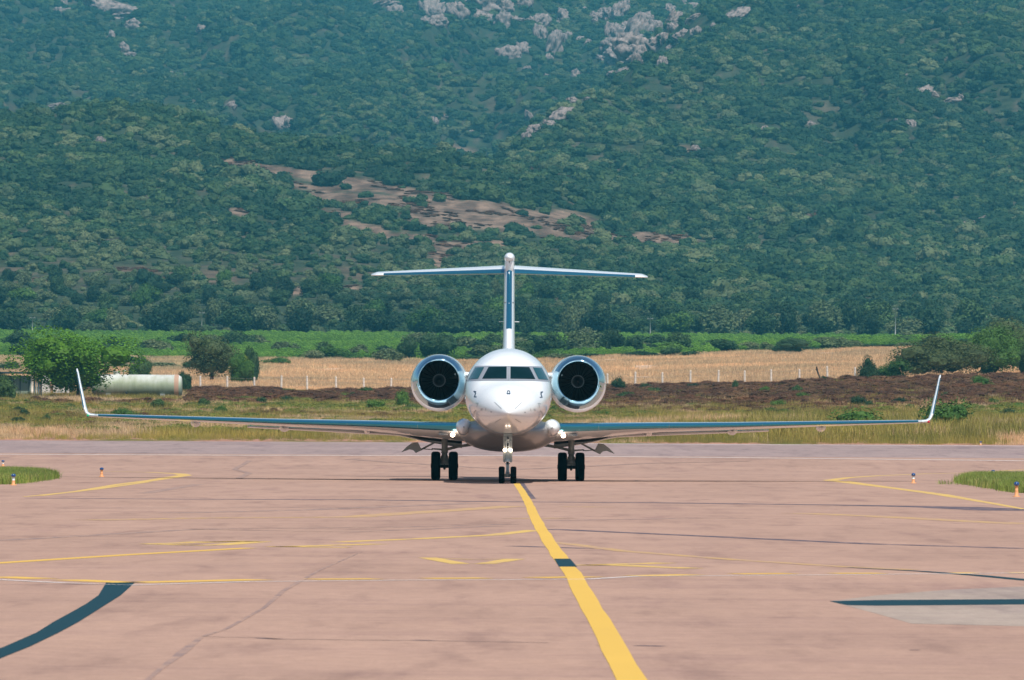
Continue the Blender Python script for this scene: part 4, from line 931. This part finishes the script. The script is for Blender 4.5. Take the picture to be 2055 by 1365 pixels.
# belly fairing
BEL = [(5.2, .6, 1.75, 1.45, 1.6), (5.9, 1.0, 1.85, 1.22, 1.62), (6.8, 1.3, 1.93, 1.05, 1.66), (8.0, 1.5, 1.97, .97, 1.70), (9.5, 1.6, 1.98, .94, 1.72), (15., 1.6, 1.98, .94, 1.70), (18., 1.3, 1.95, 1.05, 1.65), (20.5, .6, 1.9, 1.4, 1.6)]
V, Fc = loft(BEL, 60, 64, 2.35)
mb = MB().add(V, Fc, True); mb.f.append(tuple(range(64))); mb.sm.append(True)
bel = mb.build('belly_fairing', M['belly'], jet); smooth_normals(bel)
# white rounded fairings at the wing roots
for s in (-1, 1):
    V, Fc = loft([(6.5, .02, 1.75, 1.71, 1.73), (6.58, .12, 1.86, 1.60, 1.73), (6.85, .21, 1.96, 1.50, 1.73), (7.4, .26, 2.0, 1.46, 1.73), (10.5, .27, 1.98, 1.44, 1.73), (12.5, .05, 1.8, 1.6, 1.7)], 30, 32)
    V = [(v[0]+s*1.40, v[1], v[2]) for v in V]
    o = MB().add(V, Fc, True).build('wing_root_fairing', M['white'], jet); smooth_normals(o)

# wings
ST = [  # x, yLE, chord, zLE, upper bulge, lower bulge, trailing edge drop
 (1.15, 8.4, 7.3, 1.78, .17, .42, .34), (2.6, 9.5, 6.1, 1.79, .165, .32, .26), (3.6, 10.3, 5.3, 1.80, .155, .24, .17), (4.8, 11.2, 4.2, 1.82, .14, .185, .10),
 (7.4, 13.1, 3.3, 1.87, .11, .14, .07), (10.4, 15.3, 2.35, 1.945, .09, .09, .04), (12.6, 16.9, 1.75, 2.0, .07, .065, .01), (13.75, 17.75, 1.4, 2.03, .055, .05, 0.)]
def nac(u): return 10*(.2969*math.sqrt(u)-.126*u-.3516*u*u+.2843*u**3-.1036*u**4)
us = [1, .9, .78, .64, .5, .38, .28, .2, .14, .09, .055, .03, .012, .003, 0]
def station(x):
    A = np.array(ST); return [float(np.interp(x, A[:, 0], A[:, c])) for c in range(1, 7)]
def wpt(x, u, up, off=0.):
    y, c, z, U, B, D = station(x)
    zz_ = z - D*u + (U if up else -B)*nac(u) + (off if up else -off); return (x, y + c*u - (off if u < .02 else 0), zz_)
xs = list(np.linspace(1.15, 13.75, 34))
for s in (-1, 1):
    wg = empty('wing', (0, 0, 0), parent=jet)
    def surf(pts_fn, name, mat, par, closed=False, cap=True):
        V = []; Fc = []; rows = [pts_fn(x) for x in xs_]; k = len(rows[0])
        for rw in rows: V += [(s*p_[0], p_[1], p_[2]) for p_ in rw]
        for i in range(len(rows)-1):
            for j in range(k-1 if not closed else k): Fc.append((i*k+j, i*k+(j+1) % k, (i+1)*k+(j+1) % k, (i+1)*k+j))
        m_ = MB().add(V, Fc, True)
        if cap: m_.f += [tuple(range(k)), tuple(range(len(V)-k, len(V)))]; m_.sm += [False, False]
        o_ = m_.build(name, mat, par); smooth_normals(o_); return o_
    xs_ = xs
    skin = surf(lambda x: [wpt(x, u, True) for u in us] + [wpt(x, u, False) for u in us[-2::-1]], 'wing_skin', M['white'], wg)
    # polished leading edge, sky blue put into its colour, proud of the skin
    xs_ = [x for x in np.linspace(1.55, 13.62, 34)]
    lu = [.085, .055, .03, .012, .003, 0]
    surf(lambda x: [wpt(x, u, True, .004) for u in lu] + [wpt(x, u, False, .004) for u in (.003, .010, .020, .028)], 'leading_edge', M['skybluemetal'], wg, cap=False)
    for xx in (2.9, 5.2, 8.3, 11.2):
        xs_ = [xx, xx+.012]; surf(lambda x: [wpt(x, u, True, .007) for u in lu] + [wpt(x, u, False, .007) for u in (.003, .010, .02, .027)], 'slat_joint', M['chrome'], wg, cap=False)
    # unpainted cove, its dark also stands for gap shade; flaps below the rear wing
    def under(x, u): return wpt(x, u, False)
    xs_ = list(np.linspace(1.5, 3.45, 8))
    surf(lambda x: [(x, under(x, .66)[1], under(x, .66)[2]+.03), (x, under(x, .66)[1], under(x, .66)[2]-.115*min(1, (3.5-x)/.5))], 'shaded_flap_cove', M['darkgap'], wg, cap=False)
    def flap(x):
        f = np.interp(x, [1.5, 2.65, 3.5, 6., 8.6], [1.22, 1.37, 1.545, 1.63, 1.715]); t_ = np.interp(x, [1.5, 3.5, 8.6], [.15, .09, .03]); y0_ = under(x, .67)[1]; L_ = station(x)[1]*.3
        return [(x, y0_+.06, f+.0), (x, y0_, f-t_*.5), (x, y0_+.08, f-t_*.95), (x, y0_+L_*.6, f-t_-.03), (x, y0_+L_, f-t_+.0), (x, y0_+L_*.6, f+.02)]
    xs_ = list(np.linspace(1.5, 4.6, 10)); surf(flap, 'flap', M['white'], wg, closed=True)
    xs_ = list(np.linspace(4.66, 8.6, 10)); surf(flap, 'flap', M['white'], wg, closed=True)
    for xx, r_ in ((7.36, .165), (10.35, .15), (4.6, .12)):
        y_, c_, z_, *_r = station(xx); zc_ = under(xx, .55)[2]-.03
        if xx < 5: zc_ += .06
        V, Fc = loft([(y_+c_*.35, .02, zc_, zc_-.03, zc_-.015), (y_+c_*.45, r_*.75, zc_+.05, zc_-.10, zc_-.0), (y_+c_*.6, r_, zc_+.06, zc_-.155, zc_-.0), (y_+c_*.85, r_, zc_+.05, zc_-.15, zc_-.0), (y_+c_*1.15, r_*.35, zc_+.0, zc_-.08, zc_-.03)], 20, 20)
        o = MB().add([(v[0]+s*xx, v[1], v[2]) for v in V], Fc, True).build('flap_track_fairing', M['white'], wg); smooth_normals(o)
    # winglet: curved blend, then a thin swept blade
    path = [(13.75, 2.03, 17.75, 1.4, .11), (13.92, 2.045, 17.95, 1.3, .11), (14.05, 2.12, 18.15, 1.2, .105), (14.13, 2.30, 18.35, 1.1, .12), (14.22, 2.65, 18.7, .95, .105), (14.34, 3.1, 19.15, .75, .085), (14.44, 3.5, 19.55, .55, .07), (14.47, 3.60, 19.72, .35, .04)]
    def blade(par, name, mat, us_, off=0., seg=path):
        V = []; Fc = []
        for i, (x, z, y, c, t_) in enumerate(seg):
            a, b = seg[max(i-1, 0)], seg[min(i+1, len(seg)-1)]; dx, dz = b[0]-a[0], b[1]-a[1]; l = math.hypot(dx, dz); nx, nz = -dz/l, dx/l
            for u, sd in us_:
                h = (t_/2*nac(u)+off)*sd; V.append((s*(x+nx*h), y+c*u-(off if u < .02 else 0), z+nz*h))
        k = len(us_)
        for i in range(len(seg)-1):
            for j in range(k-1): Fc.append((i*k+j, i*k+j+1, (i+1)*k+j+1, (i+1)*k+j))
        m_ = MB().add(V, Fc, True)
        if off == 0: m_.f.append(tuple(range(len(V)-k, len(V)))); m_.sm.append(False)
        o_ = m_.build(name, mat, par); smooth_normals(o_); return o_
    wl = blade(wg, 'winglet', M['white'], [(u, 1) for u in us] + [(u, -1) for u in us[-2::-1]])
    blade(wg, 'winglet_leading_edge', M['skybluemetal'], [(.0, 1), (.003, -1), (.012, -1), (.03, -1), (.09, -1), (.16, -1), (.3, -1), (.5, -1)], .004, path[3:7])
    o = MB().lathe([(-.10, .005), (-.07, .04), (0, .05), (.12, .045), (.16, .005)], (s*13.98, 18.02, 2.02), (0, 1, 0), 16).build('navigation_light', M['greenlens'] if s < 0 else M['redlens'], wg)
    # landing light in the wing root
    x_, z_ = s*1.77, jz(873.5, 9.6)
    MB().lathe([(-.02, .005), (-.012, .05), (.0, .07), (.05, .075)], (x_, 9.0, z_), (0, 1, 0), 20).build('landing_light', M['lamp'], wg)
    MB().box((x_+s*.30, 9.5, z_+.02), (.30, .2, .07)).build('light_bezel', M['seamline'], wg)

# engines
for s in (-1, 1):
    en = empty('engine', (s*2.28, 0, 0), parent=jet); zc = 3.26; y0 = 14.3
    prof_ = [(0., .675), (.03, .705), (.10, .745), (.25, .80), (.6, .875), (1.1, .925), (1.8, .945), (2.8, .93), (3.8, .84), (4.6, .70), (4.62, .66)]
    offs = [(0, 0, -.075*min(1, t_/1.2)) for t_, r in prof_]
    c_out = MB().lathe([(t_, r) for t_, r in prof_][4:], (0, y0, zc), (0, 1, 0), 64, True, offs[4:]).build('nacelle', M['white'], en); smooth_normals(c_out)
    lip = [(.62, .585), (.35, .59), (.15, .605), (.05, .628), (.0, .655), (-.015, .675), (.0, .70), (.04, .728), (.10, .752), (.25, .808), (.42, .848), (.6, .876)]
    o = MB().lathe(lip, (0, y0, zc), (0, 1, 0), 64, True, [(0, 0, -.075*max(0, min(1, t_/1.2)) if r > .68 else 0) for t_, r in lip]).build('inlet_lip', M['chrome'], en); smooth_normals(o)
    MB().lathe([(.60, .584), (1.5, .60), (1.55, .60), (1.56, .01)], (0, y0, zc), (0, 1, 0), 48).build('inlet_duct', M['blackduct'], en)
    for k in range(24):
        a = 2*math.pi*k/24; b_ = a+.20; y1 = y0+1.30
        V = [(.17*math.cos(a), y1, zc+.17*math.sin(a)), (.58*math.cos(a+.1), y1-.02, zc+.58*math.sin(a+.1)), (.58*math.cos(b_+.12), y1+.16, zc+.58*math.sin(b_+.12)), (.17*math.cos(b_), y1+.12, zc+.17*math.sin(b_))]
        MB().add(V, [(0, 1, 2, 3)]).build('fan_blade', M['blade'], en)
    sp_ = MB().lathe([(.78, .005), (.82, .05), (.95, .12), (1.15, .19), (1.3, .21)], (0, y0, zc), (0, 1, 0), 32).build('spinner', M['hubdark'], en)
    MB().lathe([(1.12, .185), (1.10, .20), (1.13, .215), (1.16, .205)], (0, y0, zc), (0, 1, 0), 32).build('spinner_ring', M['hub'], sp_)
    V, Fc = loft([(15.2, .05, 3.52, 3.42, 3.47), (15.45, .6, 3.55, 3.40, 3.47), (18.5, .6, 3.56, 3.38, 3.47), (19.6, .5, 3.48, 3.44, 3.46)], 16, 24)
    o = MB().add([(v[0]*.55 - s*.82, v[1], v[2]) for v in V], Fc, True).build('pylon', M['white'], en)

# fin and tailplane
FI = [(4.0, 19.2, 6.2, .46), (4.4, 19.8, 5.7, .42), (4.9, 20.9, 5.0, .40), (6.0, 22.6, 4.3, .375), (7.1, 24.2, 3.6, .36), (7.5, 24.7, 3.2, .35)]  # z, yLE, chord, thickness
def finpt(z, u, sd, off=0.):
    A = np.array(FI); y, c, t_ = [float(np.interp(z, A[:, 0], A[:, k])) for k in (1, 2, 3)]
    return (sd*(t_/2*nac(u)+off), y+c*u-(off if u < .02 else 0), z)
tf = empty('tail_fin', (0, 0, 0), parent=jet)
def finsurf(us_, z0, z1, off, name, mat, nz_=14):
    V = []; Fc = []; zs_ = np.linspace(z0, z1, nz_); k = len(us_)
    for z in zs_:
        for u, sd in us_: V.append(finpt(z, u, sd, off))
    for i in range(nz_-1):
        for j in range(k-1): Fc.append((i*k+j, i*k+j+1, (i+1)*k+j+1, (i+1)*k+j))
    o_ = MB().add(V, Fc, True).build(name, mat, tf); smooth_normals(o_); return o_
finsurf([(u, 1) for u in us] + [(u, -1) for u in us[-2::-1]], 3.9, 7.42, 0, 'fin_skin', M['white'])
finsurf([(.03, 1), (.012, 1), (.003, 1), (0, 1), (.003, -1), (.012, -1), (.03, -1)], jz(660, 21.5), jz(527, 24.5), .004, 'leading_edge', M['skybluemetal'])
finsurf([(.3, 1), (.10, 1), (.04, 1)], jz(609.6, 24), jz(608, 24), .008, 'strobe_band', M['rim'], 2); finsurf([(.3, -1), (.10, -1), (.04, -1)], jz(609.6, 24), jz(608, 24), .008, 'strobe_band', M['rim'], 2)
o = MB().lathe([(-1.0, .005), (-.97, .06), (-.85, .12), (-.6, .165), (-.2, .185), (1.5, .18), (2.8, .1), (3.3, .01)], (0, 24.9, jz(517.5, 24.5)), (0, 1, 0), 32).build('tail_bullet', M['white'], tf)
V, Fc = loft([(24.1, .02, 7.50, 7.36, 7.42), (24.25, .13, 7.60, 7.0, 7.35), (24.7, .165, 7.62, 6.7, 7.3), (27.6, .15, 7.6, 6.9, 7.3), (28.5, .03, 7.4, 7.2, 7.3)], 14, 24)
MB().add(V, Fc, True).build('tail_junction', M['white'], tf)
for z_, y_ in ((jz(645.5, 25), 25.4),):
    for s in (-1, 1): MB().box((s*.25, y_, z_), (.20, .16, .02)).build('tail_antenna', M['white'], tf)
for s in (-1, 1):
    tp = empty('tailplane', (0, 0, 0), parent=jet); TS = [(.13, 25.1, 2.75, 7.04, .13, .09), (4.80, 27.9, 1.15, 6.985, .05, .045)]
    inc = .115
    def tpt(x, u, up, off=0.):
        A = np.array(TS); y, c, z, U, B = [float(np.interp(x, A[:, 0], A[:, k])) for k in range(1, 6)]
        if x > 4.6: c *= 1-.5*(x-4.6)/.2; y += .25*(x-4.6)/.2; U *= 1-.5*(x-4.6)/.2; B *= 1-.5*(x-4.6)/.2
        return (s*x, y+c*u-(off if u < .02 else 0), z+inc*c*u*1.0+(U*nac(u)+off if up else -B*nac(u)-off))
    def tsurf(x0, x1, lst, off, name, mat, nn=14, cap=False):
        V = []; Fc = []; k = len(lst)
        for x in np.linspace(x0, x1, nn):
            for u, up in lst: V.append(tpt(x, u, up, off))
        for i in range(nn-1):
            for j in range(k-1): Fc.append((i*k+j, i*k+j+1, (i+1)*k+j+1, (i+1)*k+j))
        m_ = MB().add(V, Fc, True)
        if cap: m_.f.append(tuple(range(len(V)-k, len(V)))); m_.sm.append(False)
        o_ = m_.build(name, mat, tp); smooth_normals(o_)
    tsurf(.1, 4.8, [(u, True) for u in us] + [(u, False) for u in us[-2::-1]], 0, 'tailplane_skin', M['white'], 24, True)
    tsurf(.15, 4.36, [(.10, True), (.06, True), (.035, True), (.016, True), (.006, True), (.0015, True), (0, True), (.003, False), (.012, False), (.03, False)], .004, 'leading_edge', M['skybluemetal'])

# landing gear
def wheel(par, x, y, r, w_, name='wheel'):
    wh = empty(name, (0, 0, 0), parent=par)
    h = w_/2; ty = MB().lathe([(-h*.82, r*.55), (-h*.98, r*.72), (-h, r*.84), (-h*.84, r*.955), (-h*.5, r*.995), (0, r), (h*.5, r*.995), (h*.84, r*.955), (h, r*.84), (h*.98, r*.72), (h*.82, r*.55)], (x, y, r), (1, 0, 0), 40)
    for k in (-.45, -.15, .15, .45): ty.lathe([(h*k-.008, r*.99), (h*k-.008, r+.004), (h*k+.008, r+.004), (h*k+.008, r*.99)], (x, y, r), (1, 0, 0), 40)
    ty.build('tyre', M['rubber'], wh)
    MB().lathe([(-h*.7, .01), (-h*.75, r*.25), (-h*.6, r*.3), (-h*.7, r*.56), (h*.7, r*.56), (h*.6, r*.3), (h*.75, r*.25), (h*.7, .01)], (x, y, r), (1, 0, 0), 24).build('rim', M['hub'], wh)
for s in (-1, 1):
    mg = empty('main_gear', (0, 0, 0), parent=jet); yg = 13.0; xg = s*2.06
    for dx in (-.285, .285): wheel(mg, xg+dx, yg, .465, .30)
    MB().tube([(xg, yg, 1.55), (xg, yg, 1.05), (xg, yg, .88)], [.10, .10, .115], 16).build('strut', M['strut'], mg)
    mb = MB().tube([(xg, yg, .90), (xg, yg, .62)], [.085, .11], 16).tube([(xg, yg-.02, .66), (xg, yg-.02, .56)], [.18, .20], 16).box((xg, yg, .55), (.42, .26, .10)).tube([(xg-.12, yg-.1, .56), (xg-.08, yg-.12, .80)], .035, 8).tube([(xg+.12, yg-.1, .56), (xg+.08, yg-.12, .80)], .035, 8)
    mb.build('axle_yoke', M['strut'], mg)
    MB().tube([(xg-.45, yg, .465), (xg+.45, yg, .465)], .07, 12).tube([(xg, yg-.05, .52), (xg, yg-.05, .34)], [.09, .03], 10).build('axle', M['darkgap'], mg)
    MB().tube([(xg, yg-.05, .98), (xg-s*.45, yg, 1.09), (xg-s*.92, yg, 1.15)], [.04, .035, .03], 8).tube([(xg-s*.05, yg-.05, 1.03), (xg-s*.95, yg, 1.22)], .022, 8).build('side_brace', M['strut'], mg)
    MB().tube([(xg+s*.0, yg-.05, .99), (xg+s*.42, yg, 1.02)], [.035, .02], 8).build('drag_link', M['strut'], mg)
    # outboard gear door: bent panel seen nearly edge on, with its rod
    zt = lambda py: jz(py, yg); xt = lambda px: s*abs((px-1018.8)*(PY0+yg)/F)
    pr = [(xt(804.5), zt(909.5)), (xt(816), zt(898)), (xt(827.5), zt(889.5)), (xt(837.5), zt(889)), (xt(845.5), zt(905)), (xt(834), zt(910.5)), (xt(829), zt(905)), (xt(821), zt(903.5))]
    V = []
    for y_ in (yg-.25, yg+.75): V += [(x_, y_+(.0), z_) for x_, z_ in pr]
    k = len(pr); Fc = [tuple(range(k)), tuple(range(k, 2*k))[::-1]] + [(j, (j+1) % k, k+(j+1) % k, k+j) for j in range(k)]
    MB().add(V, Fc).build('gear_door', M['strut'], mg)
    MB().tube([(xt(844), yg, zt(904)), (xt(872), yg, zt(889))], .03, 8).build('door_rod', M['strut'], mg)
    MB().tube([(xt(843), yg+.1, zt(902)), (xt(868), yg, zt(903.5))], .015, 8).build('door_rod', M['strut'], mg)
ng_ = empty('nose_gear', (0, 0, 0), parent=jet)
for dx in (-.18, .18): wheel(ng_, dx, 0, .262, .185)
zt = lambda py: jz(py, .0)
MB().box((0, .12, (zt(874)+zt(927))/2), (.06, .30, zt(874)-zt(927))).build('gear_leg_plate', M['strut'], ng_)
for s in (-1, 1):
    V = [(s*.045, -.02, zt(872)), (s*.135, -.0, zt(874)), (s*.145, -.0, zt(926)), (s*.10, -.02, zt(929)), (s*.05, -.02, zt(926))]
    V += [(x_, y_+.45, z_) for x_, y_, z_ in V]; k = 5
    MB().add(V, [tuple(range(k)), tuple(range(k, 2*k))[::-1]] + [(j, (j+1) % k, k+(j+1) % k, k+j) for j in range(k)]).build('nose_gear_door', M['strut'], ng_)
mb = MB().tube([(0, -.06, zt(876)), (0, -.06, zt(920)), (0, -.04, zt(926))], [.07, .07, .085], 16)
for py in (884, 897, 912, 921): mb.tube([(-.09, -.08, zt(py)), (.09, -.08, zt(py))], .02, 8)
mb.build('upper_strut', M['strutlt'], ng_)
MB().tube([(0, -.02, zt(926)), (0, 0, .34)], .042, 16).build('oleo_strut', M['oleo'], ng_)
MB().tube([(-.05, -.10, zt(930)), (-.02, -.17, .55), (-.03, -.08, .30)], [.02, .025, .02], 8).tube([(.05, -.10, zt(930)), (.02, -.17, .55), (.03, -.08, .30)], [.02, .025, .02], 8).build('torque_link', M['strutlt'], ng_)
MB().tube([(0, 0, .36), (0, 0, .2)], [.06, .08], 12).tube([(-.2, 0, .262), (.2, 0, .262)], .04, 10).build('axle', M['strut'], ng_)
for py, h_ in ((880, .05), (893, .07), (899, .04)): MB().tube([(0, -.14, zt(py)-h_/2), (0, -.14, zt(py)+h_/2)], .035, 10).build('actuator', M['darkgap'], ng_)
MB().tube([(-.13, -.1, zt(872.5)), (.13, -.1, zt(872.5))], .05, 12).build('gear_trunnion', M['strutlt'], ng_)
for s in (-1, 1):
    MB().lathe([(-.03, .005), (-.02, .035), (0, .052), (.10, .055), (.14, .03)], (s*.09, -.20, zt(903.5)), (0, 1, 0), 20).build('taxi_light', M['lamp'], ng_)
    MB().lathe([(-.02, .003), (0, .014), (.05, .015)], (s*.06, -.22, zt(866)), (0, 1, 0), 12).build('small_light', M['amber'], ng_)

# ------------------------------------------------------------------ haze
hz = MB().box((0, 2250, 203), (2400, 7300, 412)).build('haze', bpy.data.materials.new('haze_air')); tag(hz, 'thin blue summer haze in the air', 'haze', kind='stuff')
hm = hz.data.materials[0]; hm.use_nodes = True; t = hm.node_tree; t.nodes.remove(t.nodes['Principled BSDF'])
pv = t.nodes.new('ShaderNodeVolumePrincipled'); pv.inputs['Color'].default_value = (.11, .54, .73, 1); pv.inputs['Density'].default_value = .000138; pv.inputs['Anisotropy'].default_value = .1
t.links.new(pv.outputs[0], t.nodes['Material Output'].inputs['Volume'])
